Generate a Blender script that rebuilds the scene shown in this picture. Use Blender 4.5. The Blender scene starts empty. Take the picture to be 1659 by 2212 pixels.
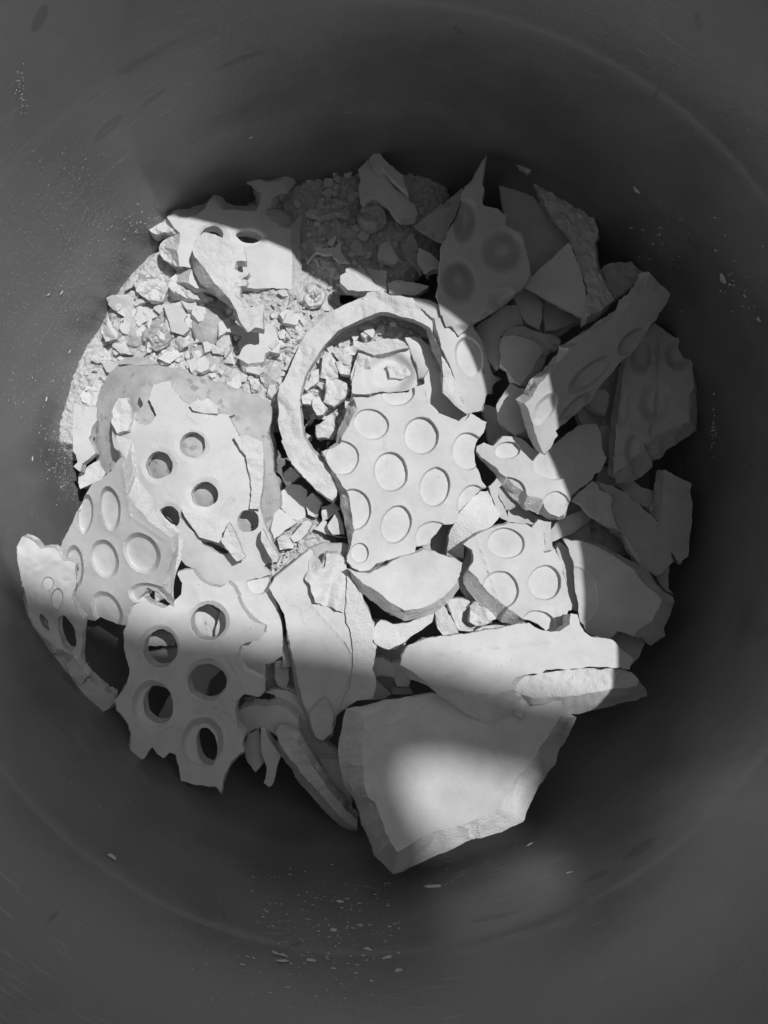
import bpy, bmesh, math, random
import numpy as np
from mathutils import Vector, noise, Matrix
from mathutils.geometry import delaunay_2d_cdt
R = math.radians
random.seed(7)
scene = bpy.context.scene
COL = scene.collection

# ---------------------------------------------------------------- units
# everything is laid out in units of U metres; the rubble's mean level is z = 0
U = 0.62 / 1659.0
CX, CY, DEP = 829.5, 1106.0, 1659.0
def at(px, py, z):
    k = (DEP - z) / DEP
    return Vector(((px - CX) * k * U, (CY - py) * k * U, z * U))

# ---------------------------------------------------------------- camera
cd = bpy.data.cameras.new('camera'); cam = bpy.data.objects.new('camera', cd); COL.objects.link(cam)
cam.location = (0, 0, DEP * U)
cam.rotation_euler = (0, 0, 0)
cd.sensor_fit = 'HORIZONTAL'; cd.sensor_width = 36; cd.lens = 36.0
cd.clip_start = 0.01; cd.clip_end = 200
scene.camera = cam

# ---------------------------------------------------------------- light
SUN = Vector((430.0, 292.0, 1050.0)).normalized()       # towards the sun
elev = math.asin(SUN.z); azim = math.atan2(SUN.x, SUN.y)
w = bpy.data.worlds.new('World'); scene.world = w; w.use_nodes = True
nt = w.node_tree
sky = nt.nodes.new('ShaderNodeTexSky'); sky.sky_type = 'NISHITA'; sky.sun_disc = False
sky.sun_elevation = elev; sky.sun_rotation = azim
bw = nt.nodes.new('ShaderNodeRGBToBW')
nt.links.new(sky.outputs[0], bw.inputs[0])
nt.links.new(bw.outputs[0], nt.nodes['Background'].inputs[0])
nt.nodes['Background'].inputs[1].default_value = 0.085
ld = bpy.data.lights.new('sun', 'SUN'); ld.energy = 3.2; ld.angle = R(0.53); ld.color = (1, 1, 1)
sun = bpy.data.objects.new('sun', ld); COL.objects.link(sun)
sun.rotation_euler = SUN.to_track_quat('Z', 'Y').to_euler()
vs = scene.view_settings; vs.view_transform = 'Standard'; vs.look = 'None'; vs.exposure = 0.0; vs.gamma = 1
vs.use_curve_mapping = False
scene.cycles.max_bounces = 8; scene.cycles.diffuse_bounces = 5

# ---------------------------------------------------------------- materials
def mat(name, lo, hi, rough=0.9, mott=25.0, bumps=((900, 0.25, 0.0004),), stain=None, spec=0.25, cracks=False):
    m = bpy.data.materials.new(name); m.use_nodes = True
    t = m.node_tree; b = t.nodes['Principled BSDF']
    b.inputs['Roughness'].default_value = rough
    b.inputs['Specular IOR Level'].default_value = spec
    g = t.nodes.new('ShaderNodeNewGeometry')
    n = t.nodes.new('ShaderNodeTexNoise'); n.inputs['Scale'].default_value = mott; n.inputs['Detail'].default_value = 8
    n.inputs['Roughness'].default_value = 0.65
    t.links.new(g.outputs['Position'], n.inputs['Vector'])
    r = t.nodes.new('ShaderNodeValToRGB')
    r.color_ramp.elements[0].position = 0.3; r.color_ramp.elements[1].position = 0.7
    r.color_ramp.elements[0].color = (lo, lo, lo, 1); r.color_ramp.elements[1].color = (hi, hi, hi, 1)
    t.links.new(n.outputs['Fac'], r.inputs['Fac'])
    last = r.outputs['Color']
    if stain:
        sc, th, v = stain
        n2 = t.nodes.new('ShaderNodeTexNoise'); n2.inputs['Scale'].default_value = sc; n2.inputs['Detail'].default_value = 5
        t.links.new(g.outputs['Position'], n2.inputs['Vector'])
        r2 = t.nodes.new('ShaderNodeValToRGB'); r2.color_ramp.elements[0].position = th; r2.color_ramp.elements[1].position = th + .06
        t.links.new(n2.outputs['Fac'], r2.inputs['Fac'])
        mx = t.nodes.new('ShaderNodeMix'); mx.data_type = 'RGBA'
        mx.inputs[7].default_value = (v, v, v, 1)
        t.links.new(r2.outputs['Color'], mx.inputs[0]); t.links.new(last, mx.inputs[6]); last = mx.outputs[2]
    if cracks:
        nv = t.nodes.new('ShaderNodeTexNoise'); nv.inputs['Scale'].default_value = 60; nv.inputs['Detail'].default_value = 4
        t.links.new(g.outputs['Position'], nv.inputs['Vector'])
        mxv = t.nodes.new('ShaderNodeMix'); mxv.data_type = 'RGBA'; mxv.blend_type = 'LINEAR_LIGHT'; mxv.inputs[0].default_value = .012
        t.links.new(g.outputs['Position'], mxv.inputs[6]); t.links.new(nv.outputs['Color'], mxv.inputs[7])
        vo_ = t.nodes.new('ShaderNodeTexVoronoi'); vo_.feature = 'DISTANCE_TO_EDGE'; vo_.inputs['Scale'].default_value = 17
        t.links.new(mxv.outputs[2], vo_.inputs['Vector'])
        lr = t.nodes.new('ShaderNodeMapRange'); lr.inputs[1].default_value = .002; lr.inputs[2].default_value = .010; lr.inputs[3].default_value = .22; lr.inputs[4].default_value = 0
        t.links.new(vo_.outputs['Distance'], lr.inputs[0])
        n3 = t.nodes.new('ShaderNodeTexNoise'); n3.inputs['Scale'].default_value = 22
        t.links.new(g.outputs['Position'], n3.inputs['Vector'])
        r3 = t.nodes.new('ShaderNodeMapRange'); r3.inputs[1].default_value = .56; r3.inputs[2].default_value = .62
        t.links.new(n3.outputs['Fac'], r3.inputs[0])
        mm = t.nodes.new('ShaderNodeMath'); mm.operation = 'MULTIPLY'; t.links.new(lr.outputs[0], mm.inputs[0]); t.links.new(r3.outputs[0], mm.inputs[1])
        mc = t.nodes.new('ShaderNodeMix'); mc.data_type = 'RGBA'; mc.inputs[7].default_value = (.22, .22, .22, 1)
        t.links.new(mm.outputs[0], mc.inputs[0]); t.links.new(last, mc.inputs[6]); last = mc.outputs[2]
    t.links.new(last, b.inputs['Base Color'])
    nrm = None
    for bp in bumps:
        kind = 'n'
        if len(bp) == 4: sc, st, di, kind = bp
        else: sc, st, di = bp
        if kind == 'n':
            q = t.nodes.new('ShaderNodeTexNoise'); q.inputs['Scale'].default_value = sc; q.inputs['Detail'].default_value = 4; o = q.outputs['Fac']
            q.inputs['Roughness'].default_value = 0.6
        else:
            q = t.nodes.new('ShaderNodeTexVoronoi'); q.inputs['Scale'].default_value = sc; o = q.outputs['Distance']
        t.links.new(g.outputs['Position'], q.inputs['Vector'])
        bu = t.nodes.new('ShaderNodeBump'); bu.inputs['Strength'].default_value = st; bu.inputs['Distance'].default_value = di
        t.links.new(o, bu.inputs['Height'])
        if nrm: t.links.new(nrm, bu.inputs['Normal'])
        nrm = bu.outputs[0]
    t.links.new(nrm, b.inputs['Normal'])
    return m
M = {}
M['cast'] = mat('smooth_cast_plaster', .56, .70, mott=38, cracks=True, bumps=((2200, .22, .0002), (130, .3, .0009)), stain=(420, .68, .42))
M['rough'] = mat('fractured_plaster', .62, .74, bumps=((520, .9, .0012), (1400, .6, .0005), (90, .5, .0025)))
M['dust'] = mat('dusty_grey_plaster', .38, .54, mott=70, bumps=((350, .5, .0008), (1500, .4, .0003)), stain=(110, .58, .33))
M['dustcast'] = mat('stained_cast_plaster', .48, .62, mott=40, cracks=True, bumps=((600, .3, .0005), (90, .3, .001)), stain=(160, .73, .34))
M['dirt'] = mat('plaster_grit', .52, .70, mott=300, bumps=((700, .9, .0015), (250, .8, .002, 'v')))

# ---------------------------------------------------------------- outline language
REG = {'R1': (500, 550, 800), 'R2': (1100, 550, 800), 'R3': (1700, 550, 1000), 'R4': (200, 1000, 1000), 'R5': (1050, 1100, 1000),
       'R6': (1800, 1200, 1000), 'A1': (50, 1700, 1100), 'A2': (1000, 1700, 1000), 'A3': (1750, 1800, 1000), 'A4': (50, 2300, 1100),
       'A5': (900, 2300, 800), 'A6': (1200, 2600, 1200), 'A7': (1500, 2350, 1100), 'D': (0, 0, 3024)}
K = 1659.0 / 3024.0
def parse(s):
    out = []; reg = REG['D']
    for tok in s.split():
        if tok in REG: reg = REG[tok]; continue
        a, _, e = tok.partition(';')
        x, y = map(float, a.split(','))
        f = reg[2] / 1659.0 * K
        ex = None
        if e:
            u, v = map(float, e.split(',')); ex = (u * f, v * f)
        out.append((reg[0] * K + x * f, reg[1] * K + y * f, ex, f))
    return out
def ell(s):
    """'REG cx,cy rx,ry rot depth' -> display units"""
    p = s.split(); reg = REG[p[0]]; f = reg[2] / 1659.0 * K
    cx, cy = map(float, p[1].split(',')); rx, ry = map(float, p[2].split(','))
    rot = float(p[3]) if len(p) > 3 else 0; dep = float(p[4]) if len(p) > 4 else 12
    return (reg[0] * K + cx * f, reg[1] * K + cy * f, rx * f, ry * f, R(rot), dep)

def inside(P, poly):
    """vectorised even-odd; P (n,2), poly (m,2)"""
    x, y = P[:, 0], P[:, 1]; c = np.zeros(len(P), bool)
    a = poly; b = np.roll(poly, -1, axis=0)
    for (x1, y1), (x2, y2) in zip(a, b):
        if y1 == y2: continue
        m = ((y1 > y) != (y2 > y)) & (x < (x2 - x1) * (y - y1) / (y2 - y1) + x1)
        c ^= m
    return c

def wob(dx, dy, rx, ry, k):
    a = math.atan2(dy / ry, dx / rx)
    return 1 + .05 * noise.noise((math.cos(a) * 1.3, math.sin(a) * 1.3, k * .37)) + .02 * noise.noise((math.cos(a) * 5, math.sin(a) * 5, k * .37))
def link(name, verts, faces, mats, parent=None, fm=None, origin=None, smooth=28, sharp=True):
    v = np.array([tuple(q) for q in verts], float)
    o = Vector(v.mean(axis=0)) if origin is None else Vector(origin)
    me = bpy.data.meshes.new(name)
    me.from_pydata([tuple(q) for q in (v - np.array(o))], [], faces)
    for m_ in mats: me.materials.append(m_)
    if fm is not None: me.polygons.foreach_set('material_index', fm)
    me.polygons.foreach_set('use_smooth', [True] * len(me.polygons))
    me.update()
    if sharp:
        try: me.set_sharp_from_angle(angle=R(smooth))
        except Exception: pass
    ob = bpy.data.objects.new(name, me); COL.objects.link(ob)
    if parent is not None:
        ob.parent = parent; ob.location = o - parent.location
    else: ob.location = o
    return ob

def tag(o, label=None, cat=None, group=None, kind=None):
    if label: o['label'] = label
    if cat: o['category'] = cat
    if group: o['group'] = group
    if kind: o['kind'] = kind
    return o

SEED = [0]
def shard(name, outline, z, label=None, cat=None, g=(0, 0), th=26, dents=(), holes=(), cuts=(), bend=None, j=1.6, rough=0,
          m='cast', side='rough', ridges=(), parent=None, step=5.0, kx=None, smooth_edges=False, facets=0, grain=None, und=0.7, rim=0.84, taper=0.0):
    """A broken plate. outline: its face as seen from above; a vertex may carry ;ex,ey = where the far side of the break lies."""
    SEED[0] += 1; sd = SEED[0] * 17.31
    pts = parse(outline)
    def dens(pts):
        P, E = [], []
        n = len(pts)
        for i in range(n):
            x1, y1, e1, _ = pts[i]; x2, y2, e2, _ = pts[(i + 1) % n]
            L = math.hypot(x2 - x1, y2 - y1); k = max(1, int(L / (step * 1.0)))
            for q in range(k):
                t = q / k
                P.append((x1 + (x2 - x1) * t, y1 + (y2 - y1) * t))
                if e1 is None and e2 is None: E.append(None)
                else:
                    a = e1; b = e2
                    E.append((a, b, t))
        return P, E
    P, E = dens(pts)
    cx = sum(p[0] for p in pts) / len(pts); cy = sum(p[1] for p in pts) / len(pts)
    if kx: cx, cy = kx
    def jit(x, y, s=1.0):
        a = noise.noise((x * .05, y * .05, sd)) * 1.6 + noise.noise((x * .17, y * .17, sd + 3)) * .9
        b = noise.noise((x * .05, y * .05, sd + 50)) * 1.6 + noise.noise((x * .17, y * .17, sd + 53)) * .9
        return (x + a * j * s, y + b * j * s)
    P = [jit(*p) for p in P]
    D = [ell(d) for d in dents]; H = [ell(h) for h in holes]
    RG = [[(p[0], p[1]) for p in parse(r_)] for r_ in ridges]
    def zf(x, y):
        v = z + g[0] * (x - cx) - g[1] * (y - cy)
        if bend:
            k, th_ = bend[0], R(bend[1]); u = (x - cx) * math.cos(th_) - (y - cy) * math.sin(th_)
            v -= k * u * u / 100.0
            if len(bend) > 2:
                w_ = (x - cx) * math.sin(th_) + (y - cy) * math.cos(th_)
                v -= bend[2] * w_ * w_ / 100.0
        if grain:
            a_ = R(grain[1]); u = x * math.cos(a_) + y * math.sin(a_); w_ = -x * math.sin(a_) + y * math.cos(a_)
            q = noise.noise((u * grain[2], w_ * grain[3], sd)); v += grain[0] * 2 * abs(q)
        if facets:
            v += facets * (abs(noise.noise((x * .018, y * .018, sd))) + .5 * abs(noise.noise((x * .05, y * .05, sd)))) * 2
        if rough:
            v += rough * noise.fractal((x * .06, y * .06, sd), 1.0, 2.1, 3)
        elif und:
            v += und * 2.2 * noise.noise((x * .02, y * .02, sd)) + und * .5 * noise.noise((x * .09, y * .09, sd))
        for (ex, ey, rx, ry, ro, dep) in D:
            dx, dy = x - ex, y - ey; c, s = math.cos(ro), math.sin(ro)
            t = math.hypot((dx * c + dy * s) / rx, (-dx * s + dy * c) / ry)
            if .4 < t < 1.5: t /= wob(dx * c + dy * s, -dx * s + dy * c, rx, ry, ex)
            if t < 1.0:
                q = min(1, (1 - t) / (1 - rim)); q = q * q * (3 - 2 * q)
                v -= dep * q * (1 + .18 * math.sin(ex * 1.7)) + .8 * q * noise.noise((x * .08, y * .08, sd))
            elif t < 1.12: v += .8 * (1.12 - t) / .12
        for r_ in RG:
            for a, b in zip(r_[:-1], r_[1:]):
                lx, ly = b[0] - a[0], b[1] - a[1]; L2 = lx * lx + ly * ly
                tt = max(0, min(1, ((x - a[0]) * lx + (y - a[1]) * ly) / L2))
                d_ = math.hypot(x - a[0] - lx * tt, y - a[1] - ly * tt)
                if d_ < 3: v += 2.2 * (1 - d_ / 3)
        return v
    # constraint loops
    loops = [(P, E)]
    for h in H:
        ex, ey, rx, ry, ro, _ = h; n = max(14, int((rx + ry) * math.pi / step / 1.2)); L = []
        for i in range(n):
            a = -2 * math.pi * i / n; c, s = math.cos(ro), math.sin(ro)
            u, v = rx * math.cos(a), ry * math.sin(a)
            L.append(jit(ex + u * c - v * s, ey + u * s + v * c, .95))
        loops.append((L, [None] * n))
    for c_ in cuts:
        q, e = dens(parse(c_)); loops.append(([jit(*p) for p in q], e))
    V2 = []; ED = []
    polys = []
    for L, _ in loops:
        b0 = len(V2); V2 += [Vector(p) for p in L]; ED += [(b0 + i, b0 + (i + 1) % len(L)) for i in range(len(L))]
        polys.append(np.array(L))
    nb = len(V2)
    outer = polys[0]
    x0, y0 = outer.min(axis=0); x1, y1 = outer.max(axis=0)
    gx, gy = np.meshgrid(np.arange(x0, x1, step), np.arange(y0, y1, step * .87))
    gx = gx + (np.arange(gx.shape[0]) % 2)[:, None] * step * .5
    G = np.stack([gx.ravel(), gy.ravel()], 1)
    keep = inside(G, outer)
    for pl in polys[1:]: keep &= ~inside(G, pl)
    G = G[keep]
    # keep clear of boundary loops
    if len(G):
        B = np.concatenate(polys)
        ok = np.ones(len(G), bool)
        for i in range(0, len(G), 2000):
            d = ((G[i:i + 2000, None, :] - B[None]) ** 2).sum(2).min(1); ok[i:i + 2000] = d > (step * .55) ** 2
        G = G[ok]
    # dent rings
    rings = []
    for (ex, ey, rx, ry, ro, dep) in D:
        c, s = math.cos(ro), math.sin(ro)
        if len(G):
            dx, dy = G[:, 0] - ex, G[:, 1] - ey
            t = np.hypot((dx * c + dy * s) / rx, (-dx * s + dy * c) / ry)
            w_ = step * .5 / min(rx, ry)
            G = G[(t < rim - w_) | (t > 1 + w_)]
        n = int((rx + ry) * math.pi / step * 1.1)
        for tt in np.linspace(1.0, rim, 4 if rim > .6 else 10):
            for i in range(n):
                a = 2 * math.pi * i / n; u, v = rx * tt * math.cos(a), ry * tt * math.sin(a)
                wq = wob(u, v, rx, ry, ex); u *= wq; v *= wq
                rings.append((ex + u * c - v * s, ey + u * s + v * c))
    if rings:
        Rg = np.array(rings); kp = inside(Rg, outer)
        for pl in polys[1:]: kp &= ~inside(Rg, pl)
        B = np.concatenate(polys); kp &= np.array([((B - q) ** 2).sum(1).min() > 4 for q in Rg])
        rings = [tuple(q) for q in Rg[kp]]
    V2 += [Vector((float(a), float(b))) for a, b in G] + [Vector(q) for q in rings]
    vo, eo, fo, ov, oe, of = delaunay_2d_cdt(V2, ED, [], 0, 1e-4)
    A = np.array([(v.x, v.y) for v in vo]); F = np.array([tuple(f) for f in fo if len(f) == 3])
    cen = A[F].mean(axis=1); kp = inside(cen, outer)
    for pl in polys[1:]: kp &= ~inside(cen, pl)
    F = F[kp]
    # boundary edges of the kept triangles
    cnt = {}
    for f in F:
        for a, b in ((f[0], f[1]), (f[1], f[2]), (f[2], f[0])):
            k_ = (min(a, b), max(a, b)); cnt.setdefault(k_, []).append((a, b))
    bed = [v[0] for v in cnt.values() if len(v) == 1]
    Eall = [e for L, E_ in loops for e in E_]
    ev = {}
    for i, src in enumerate(ov):
        for q in src:
            if q < len(Eall) and Eall[q]: ev[i] = Eall[q]
    used = sorted(set(F.ravel().tolist())); idx = {u: i for i, u in enumerate(used)}
    nrm = Vector((-g[0], -g[1], 1)).normalized()
    top = []; bot = []; zt = []
    bnd = set(a for e in bed for a in e)
    for u in used:
        x, y = A[u]; zz = zf(x, y); T = at(x, y, zz); top.append(T); zt.append(zz)
        tb = th * (1 + .15 * noise.noise((x * .03, y * .03, sd + 9)))
        Bt = T - nrm * tb * U
        if u in bnd:
            if taper: 
                d = Vector((x - cx, -(y - cy), 0)); 
                if d.length > 0: Bt = Bt + d.normalized() * taper * U
            e = ev.get(u)
            if e:
                a, b, t = e
                zb = zz - tb
                def ps(q):
                    return at(x + q[0], y + q[1], zb) if q else T - nrm * tb * U
                Bt = ps(a).lerp(ps(b), t)
        bot.append(Bt)
    n = len(used)
    # winding: image y is down, so make triangles face up
    def up(f):
        a, b, c = (top[idx[i]] for i in f)
        return (b - a).cross(c - a).z > 0
    verts = list(top); faces = []; fm = []
    flip = not up(F[0])
    for f in F:
        q = [idx[i] for i in f]
        if flip: q = q[::-1]
        faces.append(q); fm.append(0)
    verts += bot
    for f in F:
        q = [idx[i] + n for i in f]
        if not flip: q = q[::-1]
        faces.append(q); fm.append(1)
    rows = 2 if th < 16 else (3 if th < 45 else 5)
    col = {}
    amp = min(2.8, th * .1)
    for u in bnd:
        i = idx[u]; c_ = [i]
        for r_ in range(1, rows):
            t = r_ / rows; p = top[i].lerp(bot[i], t)
            if not smooth_edges:
                q = p / U
                p = p + noise.noise_vector((q.x * .035 + sd, q.y * .035, q.z * .05)) * amp * 2.0 * U + noise.noise_vector((q.x * .2, q.y * .2 + sd, q.z * .2)) * amp * .35 * U
            verts.append(p); c_.append(len(verts) - 1)
        c_.append(i + n); col[u] = c_
    for a, b in bed:
        ca, cb = col[a], col[b]
        for r_ in range(rows):
            q = [ca[r_], cb[r_], cb[r_ + 1], ca[r_ + 1]]
            if not flip: q = q[::-1]
            faces.append(q); fm.append(1)
    ob = link(name, verts, faces, [M[m], M[side]], parent, fm, smooth=24 if not smooth_edges else 40)
    if label: tag(ob, label, cat)
    return ob

# ---------------------------------------------------------------- round plugs and crumbs
def blob(name, c, r, z, h, label=None, cat='plaster lump', swirl=0, cracks=1.0, m='dust', flat=.5, rot=0, parent=None, seedv=None):
    SEED[0] += 1; sd = SEED[0] * 9.7
    reg, xy = c.split(); q = parse(c)[0]; f = q[3]
    rx, ry = r[0] * f, r[1] * f
    nr, na = 15, 44; verts = [at(q[0], q[1], z)]; faces = []
    co, si = math.cos(R(rot)), math.sin(R(rot))
    def zz(t, a):
        v = -h * (t ** 2.4) * (1 - flat) - (h * flat if t > .97 else 0)
        X, Y = t * math.cos(a), t * math.sin(a)
        v += cracks * 4 * noise.fractal((X * 2.2 + sd, Y * 2.2, sd), 1, 2, 4)
        if swirl and t < .98: v += swirl * (abs(math.sin(3.2 * t * math.pi + a * 1.0)) - .5)
        return v
    for i in range(1, nr + 1):
        t = i / nr
        for k in range(na):
            a = 2 * math.pi * k / na; tt = t * (1 + .07 * noise.noise((math.cos(a) * 1.5, math.sin(a) * 1.5, sd)) + .03 * noise.noise((math.cos(a) * 5, math.sin(a) * 5, sd)))
            u, v = rx * tt * math.cos(a), ry * tt * math.sin(a)
            verts.append(at(q[0] + u * co - v * si, q[1] + u * si + v * co, z + zz(t, a)))
    for k in range(na):
        a = 2 * math.pi * k / na; u, v = rx * .9 * math.cos(a), ry * .9 * math.sin(a)
        verts.append(at(q[0] + u * co - v * si, q[1] + u * si + v * co, z - h - 22))
    for k in range(na): faces.append([0, 1 + (k + 1) % na, 1 + k])
    for i in range(nr):
        for k in range(na):
            a, b = 1 + i * na + k, 1 + i * na + (k + 1) % na
            faces.append([a, b, b + na, a + na])
    faces.append([1 + nr * na + k for k in range(na)][::-1])
    ob = link(name, verts, faces, [M[m]], parent, smooth=50)
    bm = bmesh.new(); bm.from_mesh(ob.data); bmesh.ops.recalc_face_normals(bm, faces=bm.faces); bm.to_mesh(ob.data); bm.free()
    if label: tag(ob, label, cat)
    return ob

# ---------------------------------------------------------------- the bin
AX, AY = (820 - CX) * U, (CY - 1050) * U
def wall_r(z):            # inner radius in units at height z (units)
    z = max(z, -260)
    r = 702 + .165 * z if z < 200 else (735 + .03 * (z - 200) if z < 600 else 747 + .175 * (z - 600))
    if z > 455: r += 1.3 * min(1, (z - 455) / 12.0)
    return r
def wall_z(px, py):
    prev = None; pz = 0
    for k in range(400):
        z = 1030 - k * 3.1; p = at(px, py, z); d = math.hypot(p.x - AX, p.y - AY) / U - wall_r(z)
        if prev is not None and prev * d <= 0 and prev != d: return z + (pz - z) * d / (d - prev)
        prev = d; pz = z
    return None
SMEARS = []
for q in ((236, 278, 44, 11, -.85), (88, 42, 34, 14, -1.15), (335, 212, 34, 6, -.7), (990, 62, 12, 6, 1.2), (1510, 45, 24, 8, 1.5), (520, 130, 60, 6, -.45), (1420, 200, 16, 5, -1.0)):
    P3 = []
    for du, dv in ((0, 0), (1, 0), (0, 1)):
        x = q[0] + du * q[2] * math.cos(q[4]) - dv * q[3] * math.sin(q[4]); y = q[1] + du * q[2] * math.sin(q[4]) + dv * q[3] * math.cos(q[4])
        P3.append(at(x, y, wall_z(x, y) or 500))
    SMEARS.append((P3[0], P3[1] - P3[0], P3[2] - P3[0]))
def bin_mat():
    m = bpy.data.materials.new('scuffed_dark_plastic'); m.use_nodes = True
    t = m.node_tree; b = t.nodes['Principled BSDF']; N = t.nodes.new; L = t.links.new
    b.inputs['Roughness'].default_value = .5; b.inputs['Specular IOR Level'].default_value = 1.0
    tc = N('ShaderNodeTexCoord'); sep = N('ShaderNodeSeparateXYZ'); L(tc.outputs['Object'], sep.inputs[0])
    at2 = N('ShaderNodeMath'); at2.operation = 'ARCTAN2'; L(sep.outputs[1], at2.inputs[0]); L(sep.outputs[0], at2.inputs[1])
    def noisev(scale, detail, vec=None, rough=.6):
        n = N('ShaderNodeTexNoise'); n.inputs['Scale'].default_value = scale; n.inputs['Detail'].default_value = detail; n.inputs['Roughness'].default_value = rough
        L(vec if vec else tc.outputs['Object'], n.inputs['Vector']); return n.outputs['Fac']
    def ramp(fac, a, b_, va, vb):
        r = N('ShaderNodeMapRange'); r.inputs[1].default_value = a; r.inputs[2].default_value = b_; r.inputs[3].default_value = va; r.inputs[4].default_value = vb
        L(fac, r.inputs[0]); return r.outputs[0]
    def mul(a, b_):
        q = N('ShaderNodeMath'); q.operation = 'MULTIPLY'; L(a, q.inputs[0])
        if isinstance(b_, float): q.inputs[1].default_value = b_
        else: L(b_, q.inputs[1])
        return q.outputs[0]
    def add(a, b_):
        q = N('ShaderNodeMath'); q.operation = 'ADD'; q.use_clamp = True; L(a, q.inputs[0]); L(b_, q.inputs[1]); return q.outputs[0]
    # cylindrical coordinates for scuffs: (angle, height)
    cyl = N('ShaderNodeCombineXYZ'); L(mul(at2.outputs[0], .30), cyl.inputs[0]); L(sep.outputs[2], cyl.inputs[1])
    def scratch(ax, ay, rot, scale, th):
        mp = N('ShaderNodeMapping'); mp.inputs['Rotation'].default_value = (0, 0, R(rot)); mp.inputs['Scale'].default_value = (ax, ay, 1)
        L(cyl.outputs[0], mp.inputs[0]); f = noisev(scale, 3, mp.outputs[0], .5)
        return ramp(f, th, th + .05, 0, 1)
    mask = ramp(noisev(9, 4), .50, .66, 0, 1)
    s1 = mul(scratch(3, 60, 12, 9, .62), mask)
    s2 = mul(scratch(2, 90, -35, 11, .65), ramp(noisev(6, 3), .52, .6, 0, 1))
    grain = ramp(noisev(1100, 2), .64, .74, 0, 1)
    gm = ramp(noisev(12, 5), .47, .72, .08, 1)
    specks = mul(grain, gm)
    big = mul(ramp(noisev(330, 2), .72, .76, 0, 1), ramp(noisev(20, 3), .52, .62, 0, 1))
    smudge = ramp(noisev(14, 6), .35, .7, 0, 1)
    base = N('ShaderNodeMapRange'); L(smudge, base.inputs[0]); base.inputs[3].default_value = .145; base.inputs[4].default_value = .205
    # dark wipes
    mp = N('ShaderNodeMapping'); mp.inputs['Rotation'].default_value = (0, 0, R(-55)); mp.inputs['Scale'].default_value = (1.0, 4.0, 1); L(cyl.outputs[0], mp.inputs[0])
    wipe = ramp(noisev(11, 2, mp.outputs[0]), .70, .76, 1, .78)
    c0 = mul(base.outputs[0], wipe)
    org = Vector((AX, AY, -300 * U))
    wn = N('ShaderNodeTexNoise'); wn.inputs['Scale'].default_value = 60; L(tc.outputs['Object'], wn.inputs['Vector'])
    for C_, A_, B_ in SMEARS:
        sub = N('ShaderNodeVectorMath'); sub.operation = 'SUBTRACT'; L(tc.outputs['Object'], sub.inputs[0]); sub.inputs[1].default_value = C_ - org
        sq = []
        for D_ in (A_, B_):
            dt = N('ShaderNodeVectorMath'); dt.operation = 'DOT_PRODUCT'; L(sub.outputs[0], dt.inputs[0]); dt.inputs[1].default_value = D_ / D_.length_squared
            sq.append(mul(dt.outputs['Value'], dt.outputs['Value']))
        ad = N('ShaderNodeMath'); ad.operation = 'ADD'; L(sq[0], ad.inputs[0]); L(sq[1], ad.inputs[1])
        ad2 = N('ShaderNodeMath'); ad2.operation = 'ADD'; L(ad.outputs[0], ad2.inputs[0]); L(wn.outputs['Fac'], ad2.inputs[1])
        c0 = mul(c0, ramp(ad2.outputs[0], 1.1, 1.65, .62, 1))
    tot = add(add(mul(s1, .30), mul(s2, .22)), add(mul(specks, .22), mul(big, .5)))
    mx = N('ShaderNodeMix'); mx.data_type = 'RGBA'; mx.inputs[7].default_value = (.6, .6, .6, 1)
    L(tot, mx.inputs[0]); L(c0, mx.inputs[6]); L(mx.outputs[2], b.inputs['Base Color'])
    rr = ramp(smudge, 0, 1, .30, .44); L(rr, b.inputs['Roughness'])
    bu = N('ShaderNodeBump'); bu.inputs['Strength'].default_value = .25; bu.inputs['Distance'].default_value = .0006
    L(noisev(500, 4), bu.inputs['Height'])
    bu2 = N('ShaderNodeBump'); bu2.inputs['Strength'].default_value = .3; bu2.inputs['Distance'].default_value = .004
    L(noisev(12, 3), bu2.inputs['Height']); L(bu.outputs[0], bu2.inputs['Normal']); L(bu2.outputs[0], b.inputs['Normal'])
    return m
bm_mat = bin_mat()
bin_root = bpy.data.objects.new('plastic_bin', None); COL.objects.link(bin_root); bin_root.location = (AX, AY, -300 * U)
tag(bin_root, 'deep round dark grey plastic bin holding all the broken plaster', 'bin')
def lathe(name, prof, n=160, parent=None, m=bm_mat, smooth=35):
    verts, faces = [], []
    for r, z in prof:
        for k in range(n):
            a = 2 * math.pi * k / n
            wob = 1 + .004 * math.sin(3 * a + z * .003)
            verts.append((AX + r * wob * U * math.cos(a), AY + r * wob * U * math.sin(a), z * U))
    for i in range(len(prof) - 1):
        for k in range(n):
            faces.append([i * n + k, i * n + (k + 1) % n, (i + 1) * n + (k + 1) % n, (i + 1) * n + k])
    if prof[0][0] < 700: faces.append([k for k in range(n)][::-1])
    return link(name, verts, faces, [m], parent, origin=(AX, AY, -300 * U) if parent else None, smooth=smooth)
prof = [(560, -260), (620, -256), (665, -235), (680, -200)]
for z in (-150, -80, 0, 80, 140, 180, 200, 240, 330, 400, 440, 454): prof.append((wall_r(z), z))
for z in (459, 465, 470, 475, 490, 600, 700, 800, 900, 980, 1048): prof.append((wall_r(z), z))
lathe('inner_wall', prof, parent=bin_root)
lathe('rolled_rim', [(838, 1042), (833, 1052), (838, 1064), (846, 1070), (860, 1064), (866, 1046), (860, 1026), (850, 1016)], parent=bin_root)
op = [(600, -300), (700, -300), (712, -285)] + [(wall_r(z) + 26, z) for z in (-200, 0, 200, 600, 800, 1035)]
lathe('outer_wall', op, parent=bin_root)
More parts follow.
